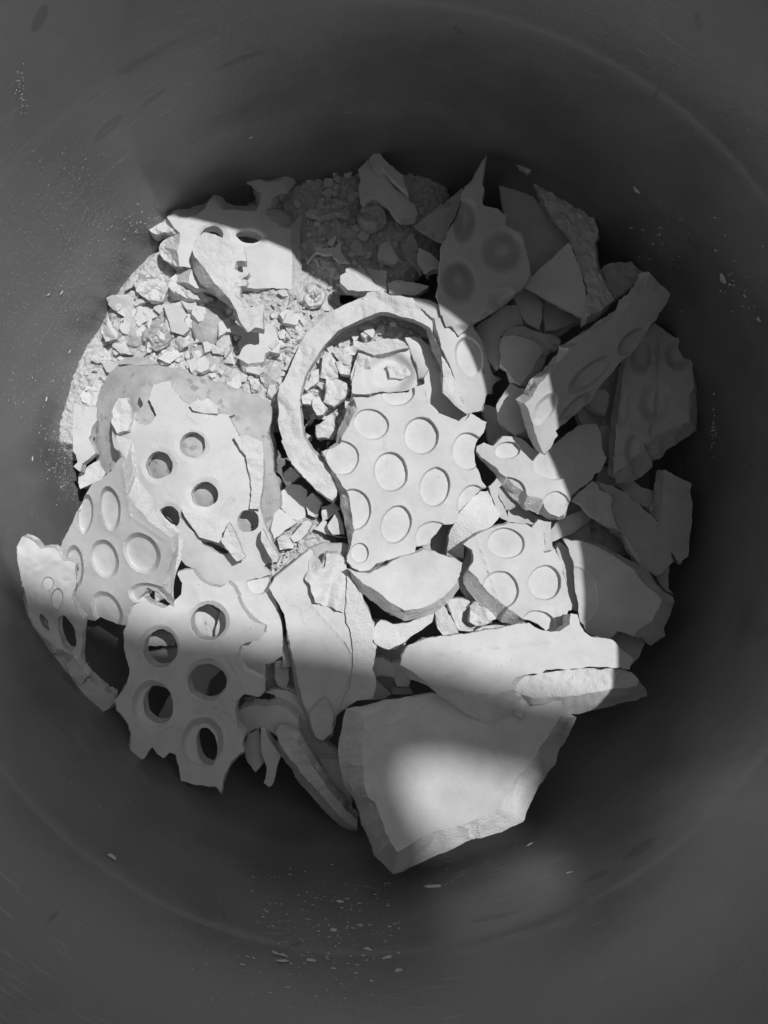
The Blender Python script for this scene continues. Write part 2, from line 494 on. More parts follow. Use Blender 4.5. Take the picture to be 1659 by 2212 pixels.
# ground the bin stands on
gm_ = mat('concrete_ground', .22, .32, mott=4, bumps=((200, .4, .002),))
gnd = link('ground', [(-30, -30, -302 * U), (30, -30, -302 * U), (30, 30, -302 * U), (-30, 30, -302 * U)], [[0, 1, 2, 3]], [gm_]); tag(gnd, kind='structure')

# unseen board added to cast the shade band; its hole shapes the sun spot
HZ = 3.2
def ss(px, py, zz=20):
    p = at(px, py, zz); t = (HZ - p.z) / SUN.z; return p + SUN * t
def shade_board():
    rot = [(-700, 1215), (0, 1262), (200, 1325), (330, 1372), (560, 1392), (700, 1405), (860, 1445), (1000, 1485), (1150, 1525), (1300, 1560), (1500, 1590), (2400, 1640)]
    out = [ss(*p) for p in rot]
    far = [ss(2400, 3400), ss(-700, 3400)]
    hole = []
    hp = [(862, 1700), (878, 1655), (925, 1625), (1000, 1615), (1090, 1638), (1170, 1655), (1190, 1700), (1180, 1780), (1130, 1828), (1040, 1848), (960, 1848), (900, 1822), (868, 1770)]
    for q in hp: hole.append(ss(q[0], q[1], 200))
    nh = len(hole)
    pts = out + far; n = len(pts)
    V2 = [Vector((p.x, p.y)) for p in pts] + [Vector((p.x, p.y)) for p in hole]
    ED = [(i, (i + 1) % n) for i in range(n)] + [(n + i, n + (i + 1) % nh) for i in range(nh)]
    vo, eo, fo, *_ = delaunay_2d_cdt(V2, ED, [], 0, 1e-6)
    A = np.array([(v.x, v.y) for v in vo]); F = np.array([tuple(f) for f in fo]); c = A[F].mean(1)
    kp = inside(c, A[:n]) & ~inside(c, A[n:n + nh]); F = F[kp]
    N_ = len(vo)
    vs_ = [(x, y, HZ) for x, y in A] + [(x, y, HZ + .03) for x, y in A]
    fs = [list(f) for f in F] + [[i + N_ for i in f][::-1] for f in F]
    for a, b in ED: fs.append([a, b, b + N_, a + N_])
    o = link('added_shade_board', vs_, fs, [gm_]); tag(o, kind='structure')
shade_board()

# ---------------------------------------------------------------- bed of plaster grit
def bed_h(x, y):
    h = -110
    def bump(cx, cy, r, v, cur):
        d = math.hypot(x - cx, y - cy) / r
        if d >= 1: return cur
        q = (1 - d * d) ** 2; return cur + (v - cur) * min(1, q * 2.2)
    h = bump(430, 720, 330, 2, h)
    h = bump(165, 850, 190, -8, h)
    h = bump(560, 740, 230, 5, h)
    h = bump(720, 420, 330, -52, h) if y < 560 else h
    h = bump(800, 480, 230, -45, h)
    h = bump(820, 820, 210, -38, h)
    h = bump(640, 1200, 130, -30, h)
    return h
def bed():
    st = 4.0; xs = np.arange(90, 1560, st); ys = np.arange(290, 1800, st)
    idx = {}; verts = []; faces = []
    for a, x in enumerate(xs):
        for b, y in enumerate(ys):
            wx, wy = (x - 820), (y - 1048)
            if wx * wx + wy * wy > 722 * 722: continue
            h = bed_h(x, y)
            if h < -74: continue
            fine = x < 1000 and y < 1350
            if fine:
                d, p = noise.voronoi((x * .055, y * .055, 1.3)); h += 20 * (d[1] - d[0]) * (.6 + .6 * noise.noise((x * .02, y * .02, 5)))
                d, p = noise.voronoi((x * .13, y * .13, 4.3)); h += 9 * (d[1] - d[0])
            h += 5 * noise.noise((x * .03, y * .03, 0))
            idx[(a, b)] = len(verts); verts.append(at(x, y, h))
    for (a, b), i in idx.items():
        q = [i, idx.get((a + 1, b)), idx.get((a + 1, b + 1)), idx.get((a, b + 1))]
        if None not in q: faces.append(q[::-1])
    o = link('plaster_grit', verts, faces, [M['dirt']], sharp=False); tag(o, kind='stuff', cat='plaster grit', label='fine broken plaster grit covering the bottom of the bin')
bed()

# ================================================================ the broken pieces
def S(name, outline, z, label, cat='plaster shard', **k): return shard(name, outline, z, label, cat, **k)

# ---- upper left: holed slab, torn shard on it
s = S('perforated_slab', 'R1 330,640;-45,-40 390,590;-20,-100 425,650;20,-190 480,645;30,-140 560,615;20,-110 640,560;10,-70 680,490;40,-90 700,520;60,-110 790,575;14,-70 860,570;20,-30 960,580;20,-40 1050,585;10,-60 1085,510;-50,-60 1095,440;-70,-30 1030,390;-10,-10 975,355 1065,310;40,-40 1150,345;10,-60 1225,340;30,-70 1255,345;70,-150 1285,390;100,-170 1320,435;60,-80 1250,440;-5,10 1200,465;40,0 1175,500;60,0 1180,545;40,10 1140,560;60,0 1130,600;120,-30 1180,660;120,-60 1260,715;90,-40 1335,725;95,-130 1340,850;75,-60 1345,940;75,50 1350,1220;80,-60 1180,1218 1000,1212 860,1215 700,1240 560,1210 505,1180;-120,0 505,1120;-120,20 540,1045;-120,10 480,1040;-30,0 430,1035;-60,-10 412,900;-150,-20 440,770;-100,30 390,720;-60,30',
  34, 'white slab with two small holes and a scalloped broken top edge, at the upper left', 'plaster slab', th=34, g=(-.26, -.04), dents=['R1 1000,812 158,97 5 12', 'R1 690,800 150,120 -20 10'], holes=['R1 995,790 104,52 8', 'R1 690,790 100,80 -20'], rim=.45)
shard('broken_edge', 'R1 135,620 195,570 280,610 335,645 400,720 432,765 370,770 320,755 240,775 185,740 140,690', 60, g=(-.2, -.1), rough=9, m='rough', th=40, parent=s, taper=-4)
shard('broken_edge', 'R1 258,880 275,850 330,800 400,775 440,770 415,880 430,1000 455,1045 370,1020 300,980 265,930', 50, g=(.2, -.1), rough=9, m='rough', th=40, parent=s)
shard('broken_edge', 'R1 345,1180 350,1140 375,1115 470,1040 560,1045 545,1100 510,1190 R4 900,215 980,250 1060,292 960,300 880,285 800,250 775,215', 40, g=(-.2, -.15), rough=9, m='rough', th=40, parent=s)
S('torn_shard', 'R1 535,920;-8,15 530,880 555,820 625,755 720,775 830,825 940,860 955,900 975,990 890,990 880,1060 935,1090 990,1080 R4 1240,150 1195,205 1200,250 1260,330 1310,350 1390,330 1385,400 1385,490 1330,480 1285,512;-20,-10 1245,450;-30,-15 1210,360;-20,-10 1160,285;-60,10 1060,180;-80,20 1000,90;-70,20 940,20;-20,10',
  100, 'tall bright torn shard lying across the slab with two holes', th=30, g=(-.12, -.12), rough=3, m='rough', facets=4, j=1.2)
shard('curled_lip', 'R4 1195,205 1225,150 1280,115 1300,120 1275,150 1240,165 1280,170 1270,205 1235,215 1240,290 1310,340 1280,352 1230,320 1200,260', 106, m='rough', rough=4, th=22, parent=bpy.data.objects['torn_shard'], step=3)
S('star_shaped_fragment', 'R4 1145,505 1175,475 1210,460 1250,480 1290,508 1310,490 1380,512 1385,480 1420,450 1450,460 1480,530 1500,600 1490,650 1430,635 1400,650 1392,700 1370,710;-10,60 1290,715;-20,80 1220,680;20,60 1250,620 1257,570 1240,530 1200,515', 40,
  'flat smooth fragment with scooped sides, left of the big broken ring', 'plaster fragment', th=30, g=(-.08, -.1), j=.9)
# ---- lit rubble at the left
blob('swirled_lump', 'R4 692,535', (108, 102), 26, 22, 'round lump with a spiral ridge in the sunlit rubble at the left', swirl=4, cracks=3)
blob('round_lump', 'R4 545,520', (82, 92), 20, 20, 'smooth rounded lump just left of the spiral ridged lump', cracks=.7)
blob('round_lump', 'R4 1035,470', (125, 128), 34, 26, 'large rounded dusty lump between the torn shard and the spiral ridged lump', cracks=.7)
blob('round_lump', 'R4 1440,790', (76, 98), 24, 26, 'egg shaped dusty lump against the left outside of the broken ring', cracks=.9)
blob('swirled_lump', 'R4 1580,520', (86, 72), 18, 20, 'coiled lump beside the left shoulder of the broken ring', swirl=3.5, cracks=3, m='rough')
blob('swirled_lump', 'R5 300,110', (85, 90), 22, 22, 'small coiled lump with a dark hook shaped gap above the broken ring', swirl=4.5, cracks=3.2, m='rough', rot=40)
blob('round_lump', 'R4 1165,780', (80, 60), 6, 20, 'crumbly lump below the star shaped fragment', cracks=2.2, m='rough')
blob('round_lump', 'R4 1165,640', (55, 75), 6, 20, 'crumbly lump left of the star shaped fragment', cracks=2.4, m='rough')
S('smooth_shard', 'R4 735,325 800,335 850,350 890,400 872,430 900,500 860,530 790,505 770,440', 32, 'smooth light tongue shaped shard right of the spiral ridged lump', th=22, g=(-.05, .1), m='cast')
S('curved_shard', 'R4 910,605 1000,590 1112,600 1105,700 1090,760 1050,775 1020,740 980,735 910,680', 16, 'dusty curved shard under the large rounded dusty lump', th=26, m='dust', bend=(.4, 0, .3))
S('curved_shard', 'R4 650,690 760,640 860,560 900,530 920,580 890,640 780,700 700,715 560,705 450,700 480,680 560,675', 8, 'long bowed rim shard below the spiral ridged lump', th=24, m='rough', rough=2)
S('flat_sliver', 'R4 438,700 500,680 560,674 640,682 700,712 640,722 540,724 450,712', 48, 'thin grey sliver on the rear edge of the dusty holed shell', 'plaster sliver', th=14, m='dust', g=(0, .1))
S('plaster_chunk', 'R4 545,190 600,98 660,140 700,160 765,225 730,310 640,300 560,250', 30, 'rough pointed chunk at the very top of the sunlit rubble, against the bin wall', 'plaster chunk', th=44, rough=9, m='rough', facets=9)
S('plaster_chunk', 'R4 330,510 372,440 445,522 430,560 365,570', 22, 'angular chunk touching the bin wall left of the rounded lumps', 'plaster chunk', th=40, facets=12, m='cast')
S('plaster_chunk', 'R4 400,600 430,550 480,555 520,660 460,650', 14, 'wedge shaped smooth chunk below the rounded lump at the left', 'plaster chunk', th=36, facets=9, m='cast')
S('plaster_chunk', 'R4 188,920 215,890 290,830 340,830 320,900 310,1000 250,990 200,960', 2, 'worn chunk wedged between the bin wall and the dusty holed shell', 'plaster chunk', th=40, rough=6, m='rough')
S('plaster_chunk', 'R4 415,340 520,240 590,240 560,290 500,330 430,370', 10, 'long chunk along the bin wall below the pointed chunk', 'plaster chunk', th=40, facets=10, m='rough')
S('plaster_chunk', 'R4 460,360 560,330 640,370 600,440 500,420', 14, 'broad crumbly chunk above the rounded lumps at the left', 'plaster chunk', th=34, rough=8, m='rough')
S('plaster_chunk', 'R4 300,680 330,620 390,640 400,690 340,720', 4, 'small knobbly chunk at the wall above the worn chunk', 'plaster chunk', th=34, rough=6, m='rough')
S('plaster_chunk', 'R4 700,960 640,900 600,860 660,850 760,820 820,840 1010,790 1020,800 980,760 860,690 760,690 720,730 900,760', -6, 'gritty broken bank behind the dusty holed shell', 'plaster chunk', th=30, rough=7, m='rough')
S('flat_sliver', 'R4 1300,805 1352,808 1368,890 1310,900', 16, 'small upright rectangular sliver left of the egg shaped lump', 'plaster sliver', th=24)
S('scalloped_strip', 'R4 152,975 205,990 300,1003 300,1090 270,1130 262,1180 A1 450,40 470,80 492,125 450,165 412,190 400,235 372,215 360,205 385,180 375,135 357,115 357,60 355,10', 34, 'white strip with a scooped edge standing at the left bin wall', 'plaster strip', th=24, j=.8, ridges=['R4 225,995 215,1070 170,1130'])
S('plaster_chunk', 'A1 385,300 400,240 470,190 560,150 610,120 560,240 520,300 470,305 400,345', -4, 'pale rough chunk behind the dimpled leaning plate at the left wall', 'plaster chunk', th=34, rough=4, m='rough')

# ---- big ring
ring = S('broken_ring', 'R5 75,760;-5,0 85,690 110,665 160,560 212,440 245,370 330,290 430,208 500,165 560,140 640,108 660,85 755,72 800,100 950,120;10,-5 1010,180;8,-5 1090,250;5,5 1130,400;5,5 1190,540 1250,680 1310,885;10,0 1240,830;-14,10 1150,740;-14,4 1152,600;-14,4 1130,450;-16,6 1068,322;-20,22 1020,290;-10,30 960,255;-5,30 880,245;0,28 800,215;5,42 740,213;0,40 640,250;5,30 560,285;8,24 480,325;10,18 430,375;12,14 370,440;12,12 300,540;14,8 240,660;14,5 216,790;14,0 220,900;14,-4 240,1020;14,-8 290,1110;14,-10 360,1190;14,-10 A2 395,140;12,-14 470,215;10,-14 530,300;8,-10 545,360;5,-5 540,415 505,452 400,372 330,300 250,212 215,150 180,60 R5 105,1050 75,960 80,850',
  62, 'large broken ring shaped rim of a cup, in the middle of the heap', 'broken ring', m='rough', th=100, facets=6, rough=.8, j=1.3, g=(-.04, -.04))
shard('dimpled_flank', 'R5 955,121 1040,132 1110,160 1240,210 1340,290 1400,390;10,5 1440,500;16,5 1470,625;16,5 1530,645;5,5 1480,690 1470,740;5,5 1440,745 1400,860;0,10 1310,880 1285,800 1248,690 1190,550 1132,410 1095,260 1010,190', 66, g=(-.28, .10), bend=(.35, -30), th=60, parent=ring, dents=['R5 1322,510 92,138 -12 12'], m='cast', kx=(980, 760))
# ---- inside the ring
S('scooped_chunk', 'R5 600,455 640,420 690,405 770,393 850,390 890,405 930,450 932,500 945,545 975,600 985,680 960,720 850,730 770,735 660,745 600,750 555,740 560,640 590,560', 34, 'chunk with a smooth hollow and raised rim, standing inside the big ring', 'plaster chunk', th=60, g=(-.05, -.25), dents=['R5 800,620 180,165 -20 22'], rim=.5, m='cast')
shard('rough_rim', 'R5 603,455 640,420 690,405 770,393 850,390 890,405 930,450 860,462 780,480 700,500 640,470', 42, g=(0, .1), th=18, m='rough', rough=2.5, parent=bpy.data.objects['scooped_chunk'], step=3)
S('domed_shard', 'R5 900,385 960,375 1010,400 1090,440 1140,530 1145,640 1050,640 1000,650 980,560 935,450', 0, 'smooth domed shard in shade under the right side of the ring', th=26, m='cast', bend=(1.2, 40))
S('pointed_shard', 'R5 1070,568 1145,612 1152,680 1160,745 1230,800 1325,885 1300,920 1250,925 1100,862 1050,830 1035,720 1030,640', 4, 'grey pointed shard showing between the ring and the dimpled plate it holds', th=22, m='cast')
for (tx, zz, lb, k) in (
 ('R5 380,470 440,480 460,600 470,640 400,660 350,640 360,560', 10, 'tallest upright white chunk on the left inside the ring', {}),
 ('R5 430,450 500,450 560,500 545,560 500,560 450,500', 22, 'split chunk at the top of the heap inside the ring', {}),
 ('R5 500,455 560,430 608,450 575,500 540,500', 26, 'small chunk touching the raised rim of the scooped chunk', {}),
 ('R5 450,540 520,520 550,560 545,620 480,615', 18, 'white splinter chunk left of the scooped chunk', {}),
 ('R5 590,490 650,500 670,570 600,640 550,700 545,620 570,560', 32, 'steep rough chunk propped against the left of the scooped chunk', {}),
 ('R5 385,660 440,640 520,680 545,720 500,780 440,830 370,800 390,740', 10, 'big broad chunk in the middle of the rubble inside the ring', {}),
 ('R5 300,780 340,765 395,840 370,890 320,885 300,830', 2, 'smooth oval chunk near the left inner wall of the ring', {}),
 ('R5 230,770 290,740 330,780 290,820 235,815', -4, 'rounded chunk touching the left inner wall of the ring', {}),
 ('R5 300,600 340,590 340,660 300,700 270,680', -4, 'blocky chunk below the upper left inner wall of the ring', {}),
 ('R5 320,960 440,880 455,1000 430,1040 330,1030', 0, 'flat square chunk near the dimpled plate inside the ring', {}),
 ('R5 510,790 560,765 650,770 590,830 540,850 510,880', 4, 'rough block under the top left corner of the central dimpled plate', {}),
 ('R5 450,930 500,870 525,930 500,1010 455,1060 440,1010', -30, 'shadowed chunk under the left edge of the central dimpled plate', {}),
 ('R5 790,560 900,560 950,620 880,650 800,640', 22, 'crumbly knob lying in the hollow of the scooped chunk', {})):
    S('plaster_chunk', tx, zz, lb, 'plaster chunk', th=34, rough=4, facets=6, m='rough', step=3.5)

# ---- central dimpled plate
S('dimpled_plate', 'R5 560,770;0,0 655,770 730,752 830,745 930,735 945,710 990,695 1030,682 1040,750 1050,825 1110,865 1160,890 1215,912 1250,925 1295,920 1320,900 1335,875 1390,905 1435,932 1425,970 1415,1000 1385,1040 1365,1072 A2 1445,80 1437,120;0,0 1440,170 1452,235 1470,280 1488,320 1520,365 1490,372;0,0 1410,440 1335,520 1332,570 1300,600 1280,610 1230,610 1200,650 1170,685;0,0 1120,740 1060,752 1050,790 980,810 900,835 800,860;0,30 745,910;0,10 690,912;-5,5 640,885;-14,5 605,850;-14,0 612,800;-8,0 640,740;-14,0 650,640;-50,10 640,560;-55,0 635,490;-65,0 605,390;-58,-5 540,290;-40,-15 480,210;-22,-30 445,125;-8,0 R5 365,1125;0,6 445,1097;-5,-5 482,1075;-30,0 505,1010;-35,-30 530,962;-30,-50 560,905;-40,-40 590,850;-60,-40',
  96, 'large bright plate with about ten round dimples in the centre of the heap', 'dimpled plate', th=34, g=(-.05, -.03),
  dents=['R5 680,945 122,100 18 11', 'R5 1010,1022 117,125 -10 11', 'R5 1315,1122 110,125 0 10', 'A2 892,262 113,134 -5 11', 'A2 575,172 112,116 0 10', 'A2 1180,362 102,131 12 11', 'A2 655,508 113,136 0 11',
         'A2 928,605 100,132 22 11', 'A2 1425,460 98,118 20 9', 'A2 1165,690 118,110 -20 9', 'R5 855,740 115,88 -10 10', 'A2 690,792 62,68 0 8'], rim=.9)

# ---- top, in shade
S('torn_shard', 'R2 640,240 730,152 745,190 765,215 805,246 850,240;30,-10 880,300;40,-10 950,400;40,-10 1000,440;40,0 1050,470 1060,500;80,30 1100,525 1128,600 1108,640 1050,650 988,660 940,620 890,560;-10,0 830,512;-20,0 760,498;-10,-5 685,518 655,480 640,400 668,330 655,280', 18, 'shaded shard with a ragged left edge and arched notch, at the top of the heap', th=24, g=(.05, -.1), ridges=['R2 690,470 820,450 850,500'])
S('dark_shard', 'R2 735,150 790,72 900,200 1000,290 1050,440 900,300 850,238 800,244 760,215', 40, 'dark pointed shard at the very top, behind the ragged shaded shard', th=20, g=(.2, -.2))
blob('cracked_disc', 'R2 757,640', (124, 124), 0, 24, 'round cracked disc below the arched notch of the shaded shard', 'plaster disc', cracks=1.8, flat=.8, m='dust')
S('leaf_shaped_shard', 'R2 865,830 905,870 940,920 972,965 942,1018 880,1000 812,980 803,930 820,870', 2, 'smooth leaf shaped shard in the shaded rubble', th=16, g=(-.1, 0))
fr = S('plaster_fragment', 'R2 540,1052 600,1048 690,1050 700,1080 740,1120 770,1165 830,1200 878,1225 840,1240 750,1232 640,1235 560,1222 490,1165 500,1110 548,1080', 24, 'fragment with a rough lower half just above the big ring, half in sun', 'plaster fragment', th=28, m='rough', rough=1.5, g=(-.1, -.1))
shard('smooth_face', 'R2 700,1042 780,1060 872,1072 870,1140 868,1215 830,1200 770,1160 740,1115', 18, th=24, m='cast', g=(.25, 0), parent=fr)
S('crescent_shard', 'R2 432,905 485,842 512,850 502,900 520,945 560,985 575,998 480,998 445,955', -10, 'crescent shard with a light rim in the shaded rubble', th=18)
S('crescent_shard', 'R2 280,860 330,850 360,870 330,880 285,882', -14, 'small pale crescent splinter in the shaded rubble beside the slab', th=12)
S('flat_fragment', 'R2 395,830 450,785 465,790 440,860 400,850', -6, 'light flat flake among the shaded crumbs', 'plaster flake', th=10)
S('flat_fragment', 'R2 220,1015 300,925 430,935 440,880 300,890', -16, 'triangular dark flake beside the right edge of the slab', 'plaster flake', th=12)
S('flat_fragment', 'R2 250,160 300,105 355,120 345,190 315,255 255,220', -20, 'flake standing apart near the top wall, right of the slab', 'plaster flake', th=16)
S('flat_fragment', 'R2 410,215 440,190 500,210 480,260 440,300', -26, 'smaller dark flake right of the flake by the top wall', 'plaster flake', th=16)
blob('round_lump', 'R2 545,600', (46, 62), -6, 18, 'small egg shaped lump left of the cracked disc', cracks=1.2)
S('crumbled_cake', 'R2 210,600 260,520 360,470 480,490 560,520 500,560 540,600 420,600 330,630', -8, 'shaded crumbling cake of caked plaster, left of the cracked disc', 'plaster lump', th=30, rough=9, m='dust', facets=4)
S('plaster_chunk', 'R5 785,25 860,5 960,20 1060,45 1010,80 960,105 870,95 800,92', 22, 'grey rough chunk touching the top outside of the big ring', 'plaster chunk', th=30, m='rough', rough=4)
S('leaf_shaped_shard', 'R2 1140,878 1215,915 1290,975 1310,1015 1290,1060 1240,1055;10,40 1185,1100;20,10 1150,1040 1122,985 1125,930', 24, 'leaf shaped shard left of the shaded dimpled plate', th=22, g=(.1, -.1))
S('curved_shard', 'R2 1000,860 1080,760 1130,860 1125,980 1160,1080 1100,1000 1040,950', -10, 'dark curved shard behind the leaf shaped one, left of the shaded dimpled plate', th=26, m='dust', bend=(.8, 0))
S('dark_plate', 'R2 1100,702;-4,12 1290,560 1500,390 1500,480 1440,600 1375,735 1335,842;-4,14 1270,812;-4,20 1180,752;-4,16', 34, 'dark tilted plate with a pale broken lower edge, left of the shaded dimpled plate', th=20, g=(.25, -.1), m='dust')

# ---- upper right, in shade
S('dark_dome', 'R3 380,100 470,110 560,170 640,340 720,450 800,545 890,645 880,690 640,890 602,655 560,600 485,560 440,300', 12, 'dark smooth curved plate behind the shaded dimpled plate', 'curved plate', th=30, m='dustcast', g=(.15, -.1), bend=(.15, 45))
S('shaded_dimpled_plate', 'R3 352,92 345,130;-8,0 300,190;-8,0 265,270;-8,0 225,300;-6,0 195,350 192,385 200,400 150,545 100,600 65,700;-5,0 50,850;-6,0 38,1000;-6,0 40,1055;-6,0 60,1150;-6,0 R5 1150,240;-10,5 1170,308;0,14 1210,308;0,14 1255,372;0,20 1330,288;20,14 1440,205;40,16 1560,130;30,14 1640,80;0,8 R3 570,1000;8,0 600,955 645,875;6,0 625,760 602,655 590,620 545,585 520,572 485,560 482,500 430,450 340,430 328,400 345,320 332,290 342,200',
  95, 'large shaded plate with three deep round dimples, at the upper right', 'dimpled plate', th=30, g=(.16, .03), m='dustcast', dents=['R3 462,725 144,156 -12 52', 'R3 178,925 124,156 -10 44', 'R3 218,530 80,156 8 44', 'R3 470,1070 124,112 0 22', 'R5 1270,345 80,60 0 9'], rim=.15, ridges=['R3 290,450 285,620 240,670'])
s = S('rough_sided_bar', 'R3 625,225;0,30 645,205 700,185 762,165 800,200 850,290;10,0 910,320;10,0 980,420;10,0 1060,520;10,0 1088,600;10,0 1085,645;10,0 1065,670;10,0 1070,760;10,0 1085,850;15,0 1140,960;15,0 1195,1045 1110,1110 1015,1155 1012,960;-8,0 955,800;-8,0 900,650;-8,0 800,540;-16,0 700,350;-20,10', 66, 'long bar with a coarse broken face leaning along the upper right bin wall', 'plaster bar', th=46, m='rough', rough=8, g=(-.05, -.25), grain=(5, 60, .03, .1))
shard('end_cap', 'R3 500,130 560,105 640,92 715,84 740,120 702,185 650,200 620,222 570,185', 90, g=(.2, .2), th=36, m='dustcast', parent=s)
S('triangular_shard', 'R3 893,668 912,690 960,820 1002,955 1018,1158 985,1168 900,1120 800,1070 690,1010 600,962;-6,-14 640,900;-10,-24 720,830;-12,-26 800,765;-12,-20', 86, 'smooth grey triangular shard below the coarse bar', th=24, g=(.2, .12))
S('rounded_block', 'R6 370,0 420,0 425,80 435,130 400,135 350,145 300,190 285,205 280,380 270,420 220,380 130,230 80,160 200,90 300,10', 20, 'dark rounded block right of the lower tip of the shaded dimpled plate', 'plaster block', th=50, m='dustcast', bend=(.5, 0))
S('shaded_wedge', 'R3 535,1030 590,975 650,980 720,1060 720,1180 700,1240 620,1200 575,1110', 20, 'dark wedge directly under the triangular shard', 'plaster wedge', th=40, m='dustcast')
S('shaded_wedge', 'R3 720,1050 800,1085 950,1165 1000,1165 820,1240 740,1244', 4, 'flat dark piece under the lower edge of the triangular shard', 'plaster wedge', th=30, m='dustcast')
S('faceted_chunk', 'R3 1110,845 1125,825 1180,800 1270,800 1300,790 1352,848 1392,880 1380,905 1300,960 1245,1012 1200,1035 1150,965 1130,890', 50, 'faceted dark chunk against the right bin wall above the long leaning plate', 'plaster chunk', th=60, facets=14, m='dustcast', g=(-.1, -.1))
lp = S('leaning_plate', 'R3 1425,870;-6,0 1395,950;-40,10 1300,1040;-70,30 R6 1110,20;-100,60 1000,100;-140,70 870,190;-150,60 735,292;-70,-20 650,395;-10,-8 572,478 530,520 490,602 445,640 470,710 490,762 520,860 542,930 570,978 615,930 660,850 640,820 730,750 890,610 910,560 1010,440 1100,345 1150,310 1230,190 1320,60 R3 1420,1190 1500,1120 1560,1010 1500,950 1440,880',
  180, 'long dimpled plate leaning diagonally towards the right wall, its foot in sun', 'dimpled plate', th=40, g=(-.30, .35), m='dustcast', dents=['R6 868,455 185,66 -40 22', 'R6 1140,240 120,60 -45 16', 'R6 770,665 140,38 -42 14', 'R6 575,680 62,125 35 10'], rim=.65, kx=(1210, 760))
S('curled_sheet', 'R6 287,205 340,203 400,206 450,220 500,240 570,287;70,5 545,330;40,5 510,380;60,10 480,430;40,30 440,495;20,50 410,520;0,24 390,505 350,470;-10,40 322,415;0,20 285,395', 60, 'curled smooth sheet with a broken right edge, between the ring and the long leaning plate', th=26, g=(.04, -.1), bend=(.5, 10))
S('shaded_wedge', 'R6 350,148 420,137 480,160 545,185 600,190 660,215 680,240 655,290 570,285 500,238 400,204 300,200', 44, 'dark weathered piece behind the curled smooth sheet', 'plaster wedge', th=30, m='dust', rough=2)
S('curled_sheet', 'R6 350,515 400,540 440,545 510,560 500,600;10,0 445,640;20,10 470,700;20,10 490,762 480,785;40,60 430,830;60,50 380,858;40,10 330,820;0,14 290,785;-4,14 262,740 255,660 290,600', 54, 'grey curved sheet below the curled one, with its tip under the sunlit foot', th=30, g=(.12, -.05), bend=(.5, 0))
S('curved_dimpled_plate', 'R6 130,925 180,905 240,925 300,862 380,860 430,885 480,930 550,960 572,978 640,905 700,860 800,785 920,775 938,850 942,940 975,1000 940,1080 900,1100 A3 960,150 900,195 838,240 815,300 780,370;-5,35 745,385;-5,20 690,372;-10,36 650,330;-20,50 640,280;-40,90 540,245;-30,90 470,190;-30,70 400,130;-30,50 340,70;-10,40 245,0;-5,20 215,-40',
  76, 'curved dimpled plate right of the central one, split by the shadow edge', 'dimpled plate', th=26, g=(.02, -.02), bend=(.12, 30), dents=['R6 330,950 86,58 -8 10', 'R6 630,1042 140,105 5 9', 'A3 430,205 105,75 20 7', 'A3 728,310 92,88 0 7'], rim=.9)
S('grooved_plate', 'R6 1092,400;-5,0 1130,280 1200,190 1240,170 1290,120 1340,150 1420,215 1510,230;60,50 1535,262;50,60 1535,420;50,20 1545,540;40,20 1512,600;60,0 1515,765;50,55 1450,775;60,80 1380,812;60,90 1330,835;70,100 1288,852;70,110 1270,885;70,110 1215,912;60,110 1228,935;50,120 1160,1000;40,130 1110,1042;60,100 1050,1080;60,90 1022,1120;30,50 1030,900;-5,0 1062,620;-5,0',
  52, 'tall shaded plate with round dimples and a straight groove, at the far right', 'grooved plate', th=54, g=(-.02, -.2), m='dustcast', dents=['R6 1292,640 118,148 5 22', 'R6 1205,335 78,130 8 20', 'R6 1440,330 95,110 -10 20', 'R6 1160,945 72,118 8 18', 'R6 1085,680 45,150 3 10', 'R6 1310,330 12,200 2 5', 'R6 1300,640 10,130 2 6', 'R6 1265,820 10,60 2 5'], rim=.35)
S('shaded_wedge', 'R6 860,580 900,560 960,550 992,585 988,660 965,722 930,710 890,680 860,640', 4, 'small dark lobe between the leaning plate and the grooved plate', 'plaster wedge', th=40, m='dustcast')
S('dark_plate', 'R6 940,790 1050,780 1035,900 1020,990 950,990 930,900', -20, 'dark flat piece left of the foot of the grooved plate', th=30, m='dustcast')
S('dark_plate', 'A3 1040,60 1180,120 1290,200 1392,235 1340,330 1250,300 1150,200 1010,160', -20, 'dark plate in the gap below the grooved plate', th=24, m='dustcast')
# ---- right
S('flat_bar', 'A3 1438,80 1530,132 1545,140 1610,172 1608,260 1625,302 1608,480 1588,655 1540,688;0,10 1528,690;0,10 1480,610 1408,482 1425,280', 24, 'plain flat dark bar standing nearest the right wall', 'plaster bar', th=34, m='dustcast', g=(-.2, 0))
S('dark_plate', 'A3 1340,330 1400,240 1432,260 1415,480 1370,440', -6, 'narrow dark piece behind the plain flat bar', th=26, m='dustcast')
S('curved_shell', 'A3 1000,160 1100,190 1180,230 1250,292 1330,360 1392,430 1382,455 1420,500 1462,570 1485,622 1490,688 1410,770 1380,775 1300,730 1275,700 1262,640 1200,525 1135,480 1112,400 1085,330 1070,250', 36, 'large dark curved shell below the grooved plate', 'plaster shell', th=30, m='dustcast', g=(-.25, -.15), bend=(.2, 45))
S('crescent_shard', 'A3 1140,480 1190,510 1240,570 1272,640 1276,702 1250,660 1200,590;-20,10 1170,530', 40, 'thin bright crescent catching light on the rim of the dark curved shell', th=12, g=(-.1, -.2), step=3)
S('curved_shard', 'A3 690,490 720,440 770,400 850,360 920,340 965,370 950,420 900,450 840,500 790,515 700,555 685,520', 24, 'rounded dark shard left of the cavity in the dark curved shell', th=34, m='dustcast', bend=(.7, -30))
S('dark_plate', 'A3 750,330 850,280 930,340 1040,440 1180,530 1200,640 1100,640 900,560 760,560', -22, 'gritty dark bed piece inside the dark curved shell', th=26, m='dust', rough=4)
